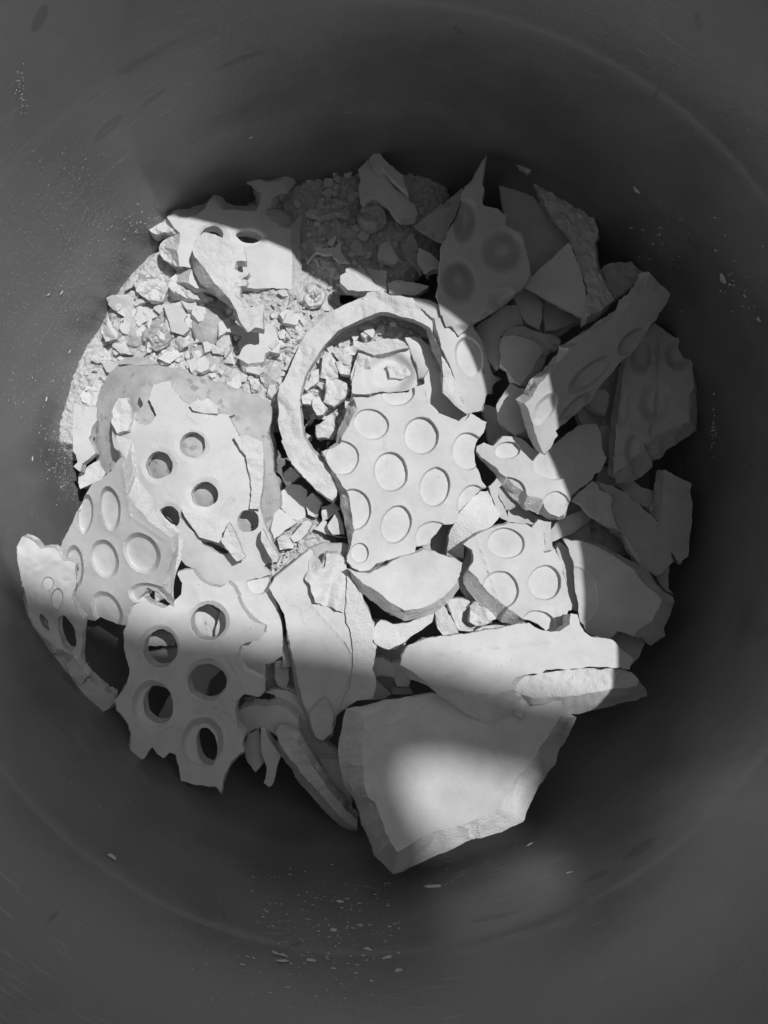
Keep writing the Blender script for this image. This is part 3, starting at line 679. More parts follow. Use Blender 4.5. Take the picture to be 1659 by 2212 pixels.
S('bright_rough_fragment', 'A3 838,275 880,235 930,192 965,160;0,-10 1000,180 1005,210 1065,235 1092,262;30,-10 1088,320;10,0 1110,400;10,0 1135,482;0,10 1040,440;-10,10 950,372;-10,10 890,310;-10,10', 66, 'pale rough fragment catching light right of the curved dimpled plate', 'plaster fragment', th=16, m='rough', rough=2.5, g=(-.12, -.1))
S('large_smooth_shard', 'A3 785,538 900,550 960,570 1010,590;10,-20 1100,640;30,-10 1170,690;50,-10 1230,730;90,0 1270,782;100,20 1320,840;110,30 1380,892;110,20 1425,935;80,10 1378,1020;60,90 1362,1070;80,100 1260,1130;90,100 1240,1172;60,30 1180,1150 1130,1135;0,30 1105,1160;0,30 1085,1185;0,6 1000,1182;-5,6 935,1150;-10,8 885,1070;-12,4 872,1000;-10,0 872,965 850,850 848,780 845,690',
  82, 'large smooth grey shard with a thick broken right edge', th=36, g=(.22, .06), dents=['A3 860,900 145,190 -8 3'], rim=.93)
S('shaded_wedge', 'A3 730,600 752,558 790,590 845,640 850,690 855,790 870,880 868,1010 830,1000 800,830 775,740', 40, 'dark wedge between the two lined dimples plate and the large smooth shard', 'plaster wedge', th=36, m='dustcast')
S('dark_plate', 'A3 1370,770 1470,700 1460,860 1500,900 1440,870', 10, 'dark end piece right of the large smooth shard', th=26, m='dustcast')

# ---- lined dimpled plate and neighbours
S('lined_dimpled_plate', 'A3 122,568;-10,-8 160,535;-4,-12 235,500;-4,-14 290,470 310,460 400,440;0,-14 470,432 540,440 575,470 592,500 600,560 630,600 660,622 720,605 745,650 772,700 775,760 792,810 812,890 832,965 828,1000 805,1005 800,1050 830,1060 822,1100;2,6 760,1110;0,12 690,1145;0,6 660,1130 610,1090 560,1068 500,1050;-40,45 420,985;-50,90 350,940;-60,80 280,880;-70,70 212,790;-90,40 160,735;-38,50 185,680 190,640 180,610',
  104, 'plate with three round dimples and fine scored lines, right of the centre', 'dimpled plate', th=34, g=(-.03, -.05), dents=['A3 400,562 124,104 10 9', 'A3 365,865 120,128 -20 9', 'A3 655,820 112,116 10 9', 'A3 620,1075 110,72 15 9'], ridges=['A3 215,540 290,745 350,930'], rim=.9)
s = S('thick_wedge', 'A3 290,205 270,225 230,222 150,300 90,372;0,0 40,480 22,560 15,640 125,660;0,0 128,570 235,500 300,452 345,410 368,380 330,320 312,280', 66, 'thick pale wedge with a smooth curved left side, above the plate with scored lines', 'plaster wedge', th=44, m='rough', rough=1.2, g=(-.05, -.12), bend=(.5, 60))
S('dusty_piece', 'A3 340,203 400,165 470,230 505,300 430,345 400,340 365,280', 24, 'small stained piece behind the pale wedge', 'plaster piece', th=30, m='dust', rough=2)
S('dusty_piece', 'A3 290,195 340,140 380,180 345,210 360,280 400,345 420,420 370,400 330,320', 44, 'grey bent strip along the top right of the pale wedge', 'plaster piece', th=24, m='dustcast')
S('plaster_tongue', 'A3 572,470 590,430 612,408 640,440 652,520 660,622 630,600 600,560 590,500', 60, 'lit tongue shaped piece behind the plate with scored lines', 'plaster piece', th=24, g=(.1, 0))
S('plaster_tongue', 'A3 615,410 700,425 690,520 710,590 735,610 662,622 650,500', 54, 'shaded tongue beside the lit one behind the plate with scored lines', 'plaster piece', th=24, g=(-.2, 0), m='dustcast')
S('shaded_wedge', 'A3 420,340 500,310 560,360 640,410 570,470 480,430 410,420', 4, 'dark piece in the gap below the curved dimpled plate', 'plaster wedge', th=30, m='dustcast')
s = S('wedge_shell', 'A2 610,890;-4,8 660,915 745,925 850,880 960,820 1060,792 1100,770 1180,785 1260,812 1330,842 1362,858 1345,940 1320,990;20,30 1240,1080;30,40 1130,1142;40,50 1060,1160;20,60 980,1165;0,70 900,1120;-30,60 800,1040;-40,60 700,980;-20,50', 112, 'smooth bowl shaped wedge just below the central dimpled plate', 'plaster wedge', th=36, g=(-.10, .02), bend=(-.15, 80))
S('plaster_chunk', 'A5 1190,345 1250,288 1340,330 1460,318 1560,270 1650,215 A7 315,100;0,4 305,150 220,215 150,260;-5,6 A5 1360,540;0,6 1290,530;0,8 1240,512;0,10 1185,480 1168,430', 62, 'long pale chunk under the smooth bowl shaped wedge', 'plaster chunk', th=36, m='rough', rough=1.5, g=(-.1, -.1))
S('plaster_chunk', 'A7 318,80 360,22 400,110 435,150 460,212 372,232 340,190', 52, 'upright pale block left of the cluster above the great lower slab', 'plaster chunk', th=34, m='rough', facets=6)
S('plaster_chunk', 'A7 382,10 460,12 528,25 525,60 485,90 478,150 515,190 552,205 462,200 430,130', 44, 'bent block with an arched edge in the cluster above the great lower slab', 'plaster chunk', th=34, m='rough', facets=5)
S('plaster_chunk', 'A7 530,60 560,30 610,35 650,60 685,130 640,160 570,175 530,150', 58, 'knobbly cube shaped chunk in the cluster above the great lower slab', 'plaster chunk', th=40, m='rough', facets=10, rough=3)
S('plaster_chunk', 'A7 552,205 600,180 700,162 765,168 720,195 640,200', 40, 'low flat chip under the scored lines plate, above the great lower slab', 'plaster chunk', th=26, m='rough', facets=4)
S('dark_plate', 'A7 480,90 530,50 540,150 570,195 500,190 470,130', 14, 'shadowed strip between the bent block and the cube shaped chunk', th=26)
S('shaded_wedge', 'A3 85,830 130,690 150,570 185,640 160,735 120,790 200,910 170,960 110,880', 30, 'narrow shadowed strip left of the plate with scored lines', 'plaster wedge', th=30)

# ---- great lower slab and bottom slab
f1 = S('great_slab', 'A7 240,255;-4,0 380,235 540,212 680,190 790,168 880,155 930,185 1010,212 1060,200 1120,165 1128,95 1165,108 1185,160 1205,205 1260,240 1375,256 1430,320 1505,370 1482,400 1480,430 1420,425 1340,418 1240,415 1100,430 980,436 960,455 880,462 830,470;10,60 795,482;20,120 775,515;30,140 790,545;60,150 740,567;30,175 690,572;0,180 640,577;-10,182 560,566;30,170 490,555;60,160 420,540;80,150 290,520;60,70 240,480;30,40 170,432;10,60 118,402;0,10 125,350 160,288;-8,0',
  178, 'great broad smooth slab across the lower right, its right end in shadow', 'plaster slab', th=48, g=(-.05, -.16), ridges=['A7 300,345 700,300 1040,260', 'A7 280,500 400,470 520,455'])
shard('broken_edge', 'A7 795,492 830,476 1000,450 1100,432 1240,420 1310,436 1350,420 1430,430 1490,455 1535,490;46,68 1520,530;60,60 1440,540;60,75 1340,550;50,90 1150,588;10,110 1000,598;-20,115 900,602;-30,125 850,582 800,562 772,515', 164, g=(0, -.22), m='rough', rough=3, th=50, parent=f1, side='cast')
shard('broken_edge', 'A7 745,570 795,545 790,490 850,540 905,600 880,640 835,730 790,700 800,640', 150, g=(-.1, -.2), m='rough', facets=5, rough=2, grain=(16, 60, .04, .01), th=40, parent=f1)
S('bottom_slab', 'A6 320,385;-118,-15 335,300;-110,-40 400,270;-130,-20 440,242;-150,10 560,210;-60,0 690,182;-10,-10 850,180 1100,180 1300,200 1400,210 1395,300;85,10 1350,372;90,30 1300,450;90,30 1240,542;120,30 1205,590;110,40 1160,632;110,60 1110,715;110,80 1060,802;130,80 1050,810;100,90 960,855;0,115 850,900;70,70 740,925;0,130 640,962;-10,140 560,1010;-30,140 500,1042;-20,120 470,990;-90,70 440,935;-90,40 410,850;-105,40 378,770;-85,50 345,745;-70,20 328,680;-110,0 315,560;-130,0 315,470;-135,0',
  196, 'big thick smooth slab at the bottom of the heap with a round patch of sunlight', 'plaster slab', th=50, g=(.02, -.62), bend=(-.07, 0, -.05), ridges=['A6 335,385 500,335 620,270 690,210'], und=.4)

# ---- lower middle
h1 = S('jagged_shard', 'A2 103,1020 130,960 240,870 350,775 372,775 405,830 450,862 470,800 540,790 562,815 605,862 612,905;0,0 660,980 705,1060;0,0 720,1110 745,1168 A5 1145,225 1190,340 1170,420 1172,480 1205,510 1200,560 1185,640 1172,700 1212,790 1195,860 1180,942 1110,945 1045,945 980,1000 920,1040 880,1090 850,1170 A6 175,300;0,0 165,360 150,400;0,10 100,438;0,8 60,420;0,8 35,350;-10,20 A5 700,1200;-30,0 655,1080;-30,0 600,950;-40,0 550,700;-30,0 490,450;-14,0 455,250 385,120',
  76, 'tall jagged shard pointing down in the lower middle, crossed by the shadow edge', th=34, g=(-.08, .1), m='cast', ridges=['A5 690,180 960,480 1010,600', 'A5 960,480 1000,560 1020,700 880,940'])
shard('broken_ridge', 'A2 350,775 372,775 405,840 460,900 475,800 545,795 600,860 605,960 600,1090 598,1185 540,1170 500,1140 400,1120 370,1020 330,960 355,900', 86, g=(-.05, .1), m='rough', rough=2, facets=5, grain=(34, 8, .016, .004), th=24, parent=h1, j=2.4)
shard('broken_ridge', 'A2 105,1020 240,870 350,780 355,900 325,960 300,1060 340,1110 240,1060 150,1080', 82, g=(-.1, .15), m='rough', rough=1.5, facets=4, grain=(10, 40, .02, .005), th=16, parent=h1)
shard('rough_flank', 'A2 612,915 700,1065 745,1172 A5 1190,340 1170,480 1200,560 1172,700 1210,790 1180,938 1050,945 985,995 900,1040 1000,800 1020,600 1000,400 960,300 960,100', 79, g=(-.08, .1), m='rough', rough=1.5, th=16, parent=h1)
shard('split_tip', 'A5 660,1040 790,925 830,1000 860,1080 845,1180 A6 165,340 150,395 100,432 60,415 30,350', 78, g=(-.05, .12), m='rough', rough=1, th=14, parent=h1)
S('shaded_tube', 'A5 1190,590 1260,600 1330,640 1350,690 1360,740 1340,770 1250,745 1200,760 1170,700', 24, 'dusty bent tube piece right of the jagged shard', 'plaster piece', th=34, m='cast', bend=(1.2, 60))
S('shaded_tube', 'A5 1330,640 1400,640 1440,700 1490,780 1470,840 1370,838 1350,770', 20, 'rough end block of the bent tube piece, above the bottom slab', 'plaster piece', th=34, m='rough')
S('dark_plate', 'A5 1210,790 1330,900 1280,930 1180,945', -4, 'small triangular dark piece right of the jagged shard', th=20)
S('dark_plate', 'A5 1330,845 1470,850 1500,900 1330,905', -10, 'small dark block in the gap above the bottom slab', th=20)
S('dark_plate', 'A5 450,430 490,560 500,680 440,680 440,560', 30, 'narrow strip in the cleft left of the jagged shard', th=20)
S('shaded_tube', 'A5 375,640 440,620 490,690 495,780 465,865 400,830 380,760', 14, 'folded shaded piece in the cleft left of the jagged shard', 'plaster piece', th=24, m='cast', facets=5)

# ---- left: dusty shell and holed mould
sh = S('dusty_holed_shell', 'R4 295,1000;-4,0 310,930;-6,0 340,850;-6,0 385,775;-6,-4 440,728;0,-6 520,718;0,-6 620,728;0,-6 720,735;0,-6 850,762;0,-6 920,790;4,-6 1000,818;4,-6 1200,880;6,-6 1350,930;6,-6 1420,970;6,-6 1445,1010;6,0 1442,1100;0,0 1420,1170 1440,1244 A1 1530,60 1545,130 1545,240;0,0 1570,290 1592,350;0,0 1582,450 1560,560 1545,645;0,0 1480,700 1200,700 900,500 620,300 560,250 500,180 480,80 R4 290,1200',
  100, 'large dusty grey shell like a rounded box, under the perforated white layer at the left', 'plaster shell', m='dust', th=90, g=(0, .04), bend=(.22, 20, .12), und=1.5)
S('perforated_shell', 'R4 395,1110 403,1020 440,945 500,940 525,1020 535,1060 560,1100 610,1120;0,0 660,1100 685,1050 660,990 640,950 670,855 730,835 775,830 800,880 850,950 905,985 960,945 985,965 1025,940 1092,1000 1090,1045 1200,1050 1160,1060 1190,1110 1230,1180 1250,1244;0,0 A1 1450,60 1480,130 1492,235 1480,330 1470,460 1500,560 1540,650 1582,732 1570,770 1520,775 1490,800 1530,850 1385,882 1330,900 1230,925 1150,900 1110,840 1082,815 1030,790 990,740 940,640 800,520 700,300 640,130 600,90 R4 400,1180',
  132, 'pale perforated layer with round holes lying on the dusty grey shell', 'perforated shell', th=26, g=(-.02, .02), bend=(.16, 20, .08), dents=['A1 1065,85 105,100 0 5', 'A1 868,200 108,115 0 5', 'A1 1140,372 112,110 0 5', 'A1 925,510 90,100 0 4'], holes=['A1 1068,78 77,76', 'A1 870,200 79,82', 'A1 1140,372 79,75', 'A1 925,512 66,70', 'A1 1398,530 66,66'], rim=.55,
  cuts=['A1 998,478 1010,470 1050,540 1100,600 1110,640 1180,660 1240,680 1290,715 1270,735 1200,710 1130,665 1090,610 1030,550 995,510'], m='cast')
ps_ = bpy.data.objects['perforated_shell']
shard('broken_flap', 'A1 1280,538 1320,600 1350,670 1380,745 1330,770 1300,735 1240,650 1255,600', 136, g=(-.1, .1), m='rough', rough=4, th=18, parent=ps_)
shard('broken_flap', 'A1 1480,575 1520,640 1580,740 1540,765 1505,700 1470,640', 124, g=(-.1, .1), m='rough', rough=4, th=18, parent=ps_)
shard('broken_flap', 'A1 1000,460 1080,480 1200,520 1300,545 1240,600 1240,660 1110,625 1090,600 1040,530', 124, g=(-.05, -.05), m='rough', rough=2, th=10, parent=ps_)
shard('broken_flap', 'R4 905,985 960,945 985,965 1025,940 1092,1000 1090,1045 1000,1040 930,1020', 124, g=(-.1, -.1), m='cast', facets=5, th=12, parent=ps_)
shard('rough_wall', 'A1 1310,30 1400,20 1480,60 1492,150 1490,235 1480,330 1470,460 1410,455 1420,330 1395,200 1385,140 1350,110', 122, g=(-.2, .05), m='rough', rough=4, th=20, parent=ps_)
shard('rough_wall', 'R4 400,1110 405,1020 440,945 500,940 525,1020 530,1080 500,1150 430,1170', 118, g=(0, -.1), m='rough', rough=4, th=20, parent=ps_)
shard('curled_tongue', 'R4 590,870 640,840 665,860 655,930 630,965 655,1010 680,1060 660,1110 610,1130 560,1110 530,1060 540,1040 580,1030 600,980 580,930', 104, g=(0, .1), m='dust', rough=2, th=16, parent=sh)
S('leaning_dimpled_plate', 'A1 648,150;-40,-130 652,200;60,-150 660,260;55,-120 690,380;45,-120 740,450;60,-100 800,520;60,-80 870,580;50,-40 932,628;58,-22 940,700;40,20 930,800;30,60 895,890;50,80 860,950;100,90 800,920 745,1000 700,1040 690,1150 615,1138 570,1120 520,1100 490,1122 420,1108 380,1040 345,980 340,880 290,760 280,700 300,640 340,570 380,480 420,400 470,312 530,285 580,240 620,170',
  172, 'three sided dimpled plate leaning steeply at the left', 'dimpled plate', th=38, g=(.52, .32), m='cast', dents=['A1 578,455 62,135 -7 19', 'A1 545,755 82,118 -17 19', 'A1 768,722 102,128 -28 19', 'A1 432,490 46,120 6 19', 'A1 368,800 54,130 -4 19', 'A1 562,1065 85,128 -25 19', 'A1 815,975 130,75 15 14'], rim=.76, ridges=['A1 650,210 700,500 900,640'])
s3 = S('shell_fragment', 'A1 22,690;0,0 38,655 60,622 92,632 130,660 165,697 205,683 242,687 275,715 300,765 335,768 370,780 385,890;0,0 352,985 370,1040 402,1090 A4 418,210 420,270 408,340 402,430 455,540;0,10 445,548;-10,30 370,430;-40,60 300,395;-50,60 260,382;-60,50 180,305;-70,50 130,250;-70,50 95,180;-50,40 75,60;-30,40 A1 62,920 35,800',
  175, 'shell fragment with a long oval hole high against the lower left bin wall', 'plaster shell', th=30, g=(-.14, .16), facets=4, dents=['A1 265,990 36,62 5 8', 'A1 210,900 36,40 0 6'], holes=['A4 190,230 20,60 -28', 'A4 322,296 48,108 -14'])
shard('rough_patch', 'A1 22,690 38,655 60,622 92,632 125,690 150,800 180,930 120,900 60,920 35,800', 183, g=(-.14, .16), m='rough', rough=5, th=14, parent=s3)
shard('broken_edge', 'A4 340,460 360,430 445,545 400,600 345,545 320,480', 150, g=(.1, .3), m='rough', rough=3, th=20, parent=s3)
S('wall_leaning_bar', 'A4 130,372;-4,8 200,382 330,480 400,598 445,560 480,600 540,640 590,655;20,36 612,692;0,30 560,745;-10,20 540,760 470,700;-10,14 380,610;-14,20 260,500;-14,20 150,405', 130, 'dark straight bar leaning along the lower left bin wall', 'plaster bar', th=36, g=(-.1, .2), m='dustcast', facets=4)
S('holed_plate', 'A4 690,105 740,80 770,72 A1 820,1020 900,1045 960,1010 1000,960 1010,900 975,850 985,832 1030,825 1075,820 1092,850 1120,880 1160,910 1230,928 1280,895 1310,925 1345,975 A4 1340,80 1350,120 1390,185 1440,225 1500,245;0,0 1490,290 1455,340 1385,352 1345,375 1335,430 1350,475 1380,520 1430,545 1500,556;8,0 1498,630;8,0 1460,672;0,0 1380,655 1330,690 1318,750 1335,840 1372,885 1365,940 1375,992;0,12 1300,1050;0,16 1262,1130;0,16 1240,1235;0,12 1200,1200;0,0 1080,1195 1000,1165;0,0 985,1090 965,1015 930,1000 900,1035 860,1010 830,968 800,990 782,1040;0,0 740,1042 700,1000;-6,0 705,900;-6,0 690,830;-6,0 620,745;-6,0 605,685 650,645 680,600 690,560 690,500 668,430 655,290 682,220',
  136, 'flat plate pierced by rimmed round holes at the lower left, half in shadow', 'perforated plate', th=34, g=(-.02, .03), holes=['A4 878,382 100,113 8', 'A4 1163,228 104,106 0', 'A4 1155,582 115,108 0', 'A4 866,715 90,112 -8', 'A4 1155,966 62,116 -8'], dents=['A4 870,368 120,126 0 8', 'A4 1165,220 126,124 0 8', 'A4 1150,566 134,128 0 8', 'A4 830,722 124,152 0 12', 'A4 1125,942 128,155 12 14'], rim=.74,
  ridges=['A4 1232,338 1300,470 1382,635', 'A4 1065,0 1120,100'], m='cast')
S('plain_backing_plate', 'A1 1240,930 1300,895 1390,885 1530,860 1535,930 1560,1010 1592,1130 A4 1600,300 1602,420 1550,465 1502,478 1500,600 1300,600 1200,300 1250,120', 62, 'plain pale plate behind the right edge of the rimmed holes plate', 'plaster plate', th=30, g=(-.05, .05), dents=['A1 1460,890 78,82 0 8'], m='cast', ridges=['A4 1350,110 1500,245'])
S('pale_block', 'A4 780,330 850,290 930,300 970,330 960,360 790,370', 10, 'pale rounded end seen through the upper left hole of the rimmed holes plate', 'plaster block', th=30, m='cast')
S('pale_block', 'A4 1060,480 1140,470 1240,510 1170,570 1140,690 1060,660 1030,590', 12, 'bent piece seen through the middle hole of the rimmed holes plate', 'plaster block', th=26, m='dustcast', facets=6)
S('pale_block', 'A4 870,820 870,770 940,640 1000,700 960,800 920,830', 0, 'corner seen through the lower left hole of the rimmed holes plate', 'plaster block', th=26, m='cast')
S('pale_block', 'A4 790,520 760,420 830,400 980,380 980,470 900,500', -20, 'dark layered piece deep in the upper left hole of the rimmed holes plate', 'plaster block', th=26, m='dustcast', facets=6)
S('pale_block', 'A4 1050,180 1160,120 1250,200 1240,320 1150,340 1070,310', 30, 'cracked pale disc seen through the top hole of the rimmed holes plate', 'plaster block', th=26, m='cast', facets=5, ridges=['A4 1200,175 1150,230 1165,310'])
# ---- lower left hanging pieces
S('scalloped_fragment', 'A5 60,1050 130,1012 200,990 300,1000 400,985 460,1000 520,1060 570,1105 580,1190 550,1244;0,8 500,1244;-6,8 470,1200 400,1244;0,14 330,1190 260,1172;0,14 200,1190;0,20 150,1225;0,20 110,1190 60,1120', 64, 'arched fragment with scooped lower edge, right of the rimmed holes plate', 'plaster fragment', th=34, g=(.05, .2), bend=(.4, 80), m='cast')
S('shaded_tube', 'A5 300,880 360,860 470,870 590,920 640,1100 560,1100 510,1050 340,1000 380,960 380,910', 34, 'shaded curved piece above the arched fragment', 'plaster piece', th=34, m='cast', bend=(.5, 60))
S('hanging_fragment', 'A4 1375,950 1400,890 1460,860 1475,960 1500,1050 1440,1116 1390,1050', 56, 'dark rounded fragment hanging right of the tip of the rimmed holes plate', 'plaster fragment', th=34, m='dustcast', bend=(1.5, 0))
S('hanging_fragment', 'A4 1472,865 1500,880 1550,960 1600,1035 1659,1040 D 633,1608 610,1625 600,1650 592,1690 583,1700 570,1692 A4 1510,1100 1480,980', 74, 'bone shaped fragment with a forked foot, hanging at the lower left', 'plaster fragment', th=30, m='cast', g=(0, .1))
S('flat_sliver', 'A5 130,930 205,925 250,1000 160,985', 14, 'tiny pale triangle behind the arched fragment', 'plaster sliver', th=14)
S('curved_rim_strip', 'D 598,1580 618,1580 640,1598 672,1650 706,1700 742,1744 772,1772;0,10 772,1788;-2,8 750,1776;-14,8 712,1740;-16,8 660,1680;-14,10 625,1636;-8,8 604,1606;-6,4', 108, 'long curved strip of rim running down to the bottom slab', 'plaster strip', th=34, g=(.1, .15), facets=4, m='rough')
S('dark_plate', 'D 640,1530 700,1600 735,1640 740,1700 700,1660 650,1600', 30, 'shadowed plate between the curved rim strip and the jagged shard', th=26, m='dustcast', g=(.1, .1))
S('dark_plate', 'D 690,1640 745,1640 760,1740 720,1710', 60, 'small shadowed piece touching the left side of the bottom slab', th=26, m='dustcast')
S('dark_plate', 'D 610,1480 650,1500 680,1590 640,1560', 20, 'narrow shadowed piece left of the lower tip of the jagged shard', th=26, m='dustcast')
S('shaded_wedge', 'D 1240,1330 1330,1330 1400,1370 1380,1420 1360,1440 1250,1440', 30, 'dark piece under the right end of the great slab', 'plaster wedge', th=36, m='dustcast')
# ---- between ring and holed mould
S('flat_disc', 'A2 178,385 240,340 300,345 345,380 335,560 270,590 210,540 170,480', -34, 'dark flat disc in the gap below the ring', 'plaster disc', th=20, m='cast')
S('triangular_shard', 'A2 148,480 200,530 275,590 200,650 135,700 110,640', 18, 'bright triangular shard below the ring', th=22, g=(-.1, -.1))
S('finger_shaped_chunk', 'A2 325,590 350,578 378,600 355,660 318,700 260,720 240,690 280,640', 16, 'finger shaped bright chunk below the ring', 'plaster chunk', th=26, m='rough', rough=2)
S('pale_fragment', 'A2 480,610 545,520 580,600 592,672 500,668 478,640', 20, 'pale folded fragment tucked under the left edge of the central plate', 'plaster fragment', th=22, facets=5)
S('curved_shard', 'A2 395,635 460,572 478,590 480,640 505,675 600,690 560,695 440,655', 0, 'dark curved shard cupping the pale folded fragment', th=18)
S('curved_shard', 'A2 350,770 430,735 530,725 630,740 620,800 610,850 560,800 470,790 440,850 400,820', 50, 'dusty arched lip above the jagged shard', th=30, m='dust')
for tx, lb in (('A2 190,270 240,230 300,290 250,330 200,320', 'dark chunk deep under the left side of the ring'),
               ('A2 330,440 380,400 440,470 400,560 350,540', 'dark cracked chunk in the gap below the ring'),
               ('A2 440,500 520,460 560,500 500,560 450,590', 'dark chunk against the left edge of the central plate'),
               ('A2 150,700 210,660 280,700 250,760 170,770', 'sunlit crumbly chunk below the bright triangular shard')):
    S('plaster_chunk', tx, -26 if 'dark' in lb else 4, lb, 'plaster chunk', th=30, m='rough', facets=8, rough=3)
# filler seen through gaps
for tx, zz, lb in (('D 1230,850 1330,780 1400,900 1380,1000 1290,1000', -60, 'dark buried shard between the leaning and grooved plates'),
               ('D 880,1120 1000,1080 1010,1210 930,1210', -30, 'dark buried shard right of the foot of the central plate'),
               ('D 1100,600 1200,560 1280,680 1180,740 1100,700', -30, 'dark buried shard under the triangular shard'),
               ('D 560,1420 640,1400 660,1560 600,1560', -20, 'dark buried shard left of the jagged shard'),
               ('D 800,1340 880,1360 860,1500 780,1480', -30, 'dark buried shard right of the jagged shard'),
               ('D 1040,870 1120,900 1130,1010 1060,960', -40, 'dark buried shard right of the ring'),
               ('D 1160,1080 1260,1060 1280,1180 1190,1260', -20, 'dark buried shard right of the scored lines plate')):
    S('buried_shard', tx, zz, lb, 'plaster shard', th=30, m='dustcast', facets=5)

# ================================================================ crumbs
def rock(i):
    rnd = random.Random(100 + i); bm = bmesh.new()
    sx, sy, sz = 1, rnd.uniform(.55, .95), rnd.uniform(.3, .6)
    for k in range(8 + i % 4):
        v = Vector((rnd.gauss(0, 1), rnd.gauss(0, 1), rnd.gauss(0, 1))).normalized() * rnd.uniform(.8, 1.05)
        bm.verts.new((v.x * sx, v.y * sy, v.z * sz))
    r_ = bmesh.ops.convex_hull(bm, input=bm.verts)
    junk = [v for v in bm.verts if not v.link_faces]
    bmesh.ops.delete(bm, geom=junk, context='VERTS')
    bmesh.ops.bevel(bm, geom=bm.edges[:] + bm.verts[:], offset=.035, segments=1, affect='EDGES')
    bmesh.ops.triangulate(bm, faces=bm.faces[:])
    bmesh.ops.subdivide_edges(bm, edges=bm.edges[:], cuts=2, use_grid_fill=True)
    for v in bm.verts:
        v.co += noise.noise_vector(v.co * 3 + Vector((i, 0, 0))) * .05 + noise.noise_vector(v.co * 9) * .02
    me = bpy.data.meshes.new('plaster_crumb'); bm.to_mesh(me); bm.free()
    me.materials.append(M['rough' if i % 3 else 'cast'])
    me.polygons.foreach_set('use_smooth', [True] * len(me.polygons))
    me.set_sharp_from_angle(angle=R(30))
    return me
ROCKS = [rock(i) for i in range(12)]
def crumbs(poly, n, rmin, rmax, dz, label, group, seed, avoid=()):
    rnd = random.Random(seed); P = np.array([(p[0], p[1]) for p in parse(poly)])
    x0, y0 = P.min(0); x1, y1 = P.max(0); got = 0; placed = []; tries = 0
    while got < n and tries < 20000:
        tries += 1
        x, y = rnd.uniform(x0, x1), rnd.uniform(y0, y1)
        if not inside(np.array([[x, y]]), P)[0]: continue
        r = rmin * (rmax / rmin) ** (rnd.random() ** 1.3)
        if any((x - a) ** 2 + (y - b) ** 2 < (.8 * (r + c)) ** 2 for a, b, c in placed): continue
        placed.append((x, y, r))
        o = bpy.data.objects.new('plaster_crumb', ROCKS[rnd.randrange(12)]); COL.objects.link(o)
        o.location = at(x, y, bed_h(x, y) + dz + r * .3)
        o.scale = (r * U * rnd.uniform(.9, 1.4), r * U, r * U * rnd.uniform(.8, 1.1))
        o.rotation_euler = (rnd.uniform(-.5, .5), rnd.uniform(-.5, .5), rnd.uniform(0, 6.28))
        tag(o, label, 'plaster crumb', group); got += 1
crumbs('R4 600,110 760,230 860,310 1130,290 1220,400 1300,480 1500,460 1659,250 1659,640 1500,830 1440,960 1200,880 900,740 440,700 330,840 200,900 190,860 300,640 330,500 420,330 540,200', 130, 8, 30, 8,
       'sunlit crumb in the loose rubble at the left wall', 'sunlit crumbs by the left wall', 11)
crumbs('R5 0,90 180,60 400,20 440,120 300,250 200,440 110,640 0,600', 30, 7, 19, 8, 'sunlit crumb between the slab and the left shoulder of the ring', 'sunlit crumbs beside the ring', 12)
crumbs('R2 150,60 600,120 640,400 660,560 900,640 1060,700 1250,1150 900,1120 560,1040 330,1100 180,1060 170,780 140,500', 80, 5, 15, 5,
       'crumb in the shaded rubble at the top of the heap', 'shaded crumbs at the top', 13)
crumbs('R5 330,500 520,350 740,270 900,265 1050,330 1110,430 1110,470 900,375 680,400 600,440 400,480 340,600 260,700 240,900 270,1060 350,1170 430,1090 530,900 560,760 400,820 350,600', 60, 5, 16, 8,
       'crumb in the rubble inside the big ring', 'crumbs inside the ring', 14)
crumbs('A2 130,780 250,660 330,720 300,780 180,880 120,930', 24, 3, 8, 30, 'tiny sunlit crumb in the hollow above the jagged shard', 'tiny crumbs above the jagged shard', 15)
crumbs('A3 830,430 950,400 1100,500 1120,600 980,580 840,520', 14, 5, 11, 62, 'shaded crumb in the hollow of the dark curved shell', 'crumbs in the dark curved shell', 16)

def flakes(poly, n, r0, r1, dz, label, group, seed):
    rnd = random.Random(seed); P = np.array([(p[0], p[1]) for p in parse(poly)]); x0, y0 = P.min(0); x1, y1 = P.max(0); got = 0
    while got < n:
        x, y = rnd.uniform(x0, x1), rnd.uniform(y0, y1)
        if not inside(np.array([[x, y]]), P)[0]: continue
        k = rnd.randint(4, 6); r = rnd.uniform(r0, r1); a0 = rnd.uniform(0, 6); e = rnd.uniform(.45, .95); pts = []
        for i in range(k):
            a = 2 * math.pi * i / k + rnd.uniform(-.35, .35); q = r * rnd.uniform(.7, 1.2)
            u, v = q * math.cos(a), q * e * math.sin(a)
            pts.append('%.1f,%.1f' % (x + u * math.cos(a0) - v * math.sin(a0), y + u * math.sin(a0) + v * math.cos(a0)))
        o = shard('plaster_flake', 'F ' + ' '.join(pts), bed_h(x, y) + dz + rnd.uniform(-6, 10), label, 'plaster flake', g=(rnd.uniform(-.5, .4), rnd.uniform(-.5, .4)),
                  th=rnd.uniform(9, 18), m=rnd.choice(['cast', 'rough', 'rough']), rough=rnd.choice([0, 1.5, 2.5]), j=.7, step=3.2)
        o['group'] = group; got += 1
REG['F'] = (0, 0, 3024)
flakes('R4 640,110 760,230 860,310 1130,300 1290,520 1480,480 1600,300 1640,640 1500,830 1380,930 1200,870 900,740 440,690 330,840 220,900 300,640 350,500 440,330 560,220', 48, 10, 24, 20, 'thin angular flake in the loose sunlit rubble at the left', 'thin flakes in the sunlit rubble', 31)
flakes('R2 160,100 560,150 640,400 660,560 900,660 1060,720 1200,1120 900,1090 560,1030 330,1080 200,1040 190,780 160,500', 34, 7, 17, 12, 'thin angular flake in the shaded rubble at the top', 'thin flakes in the shaded rubble', 32)
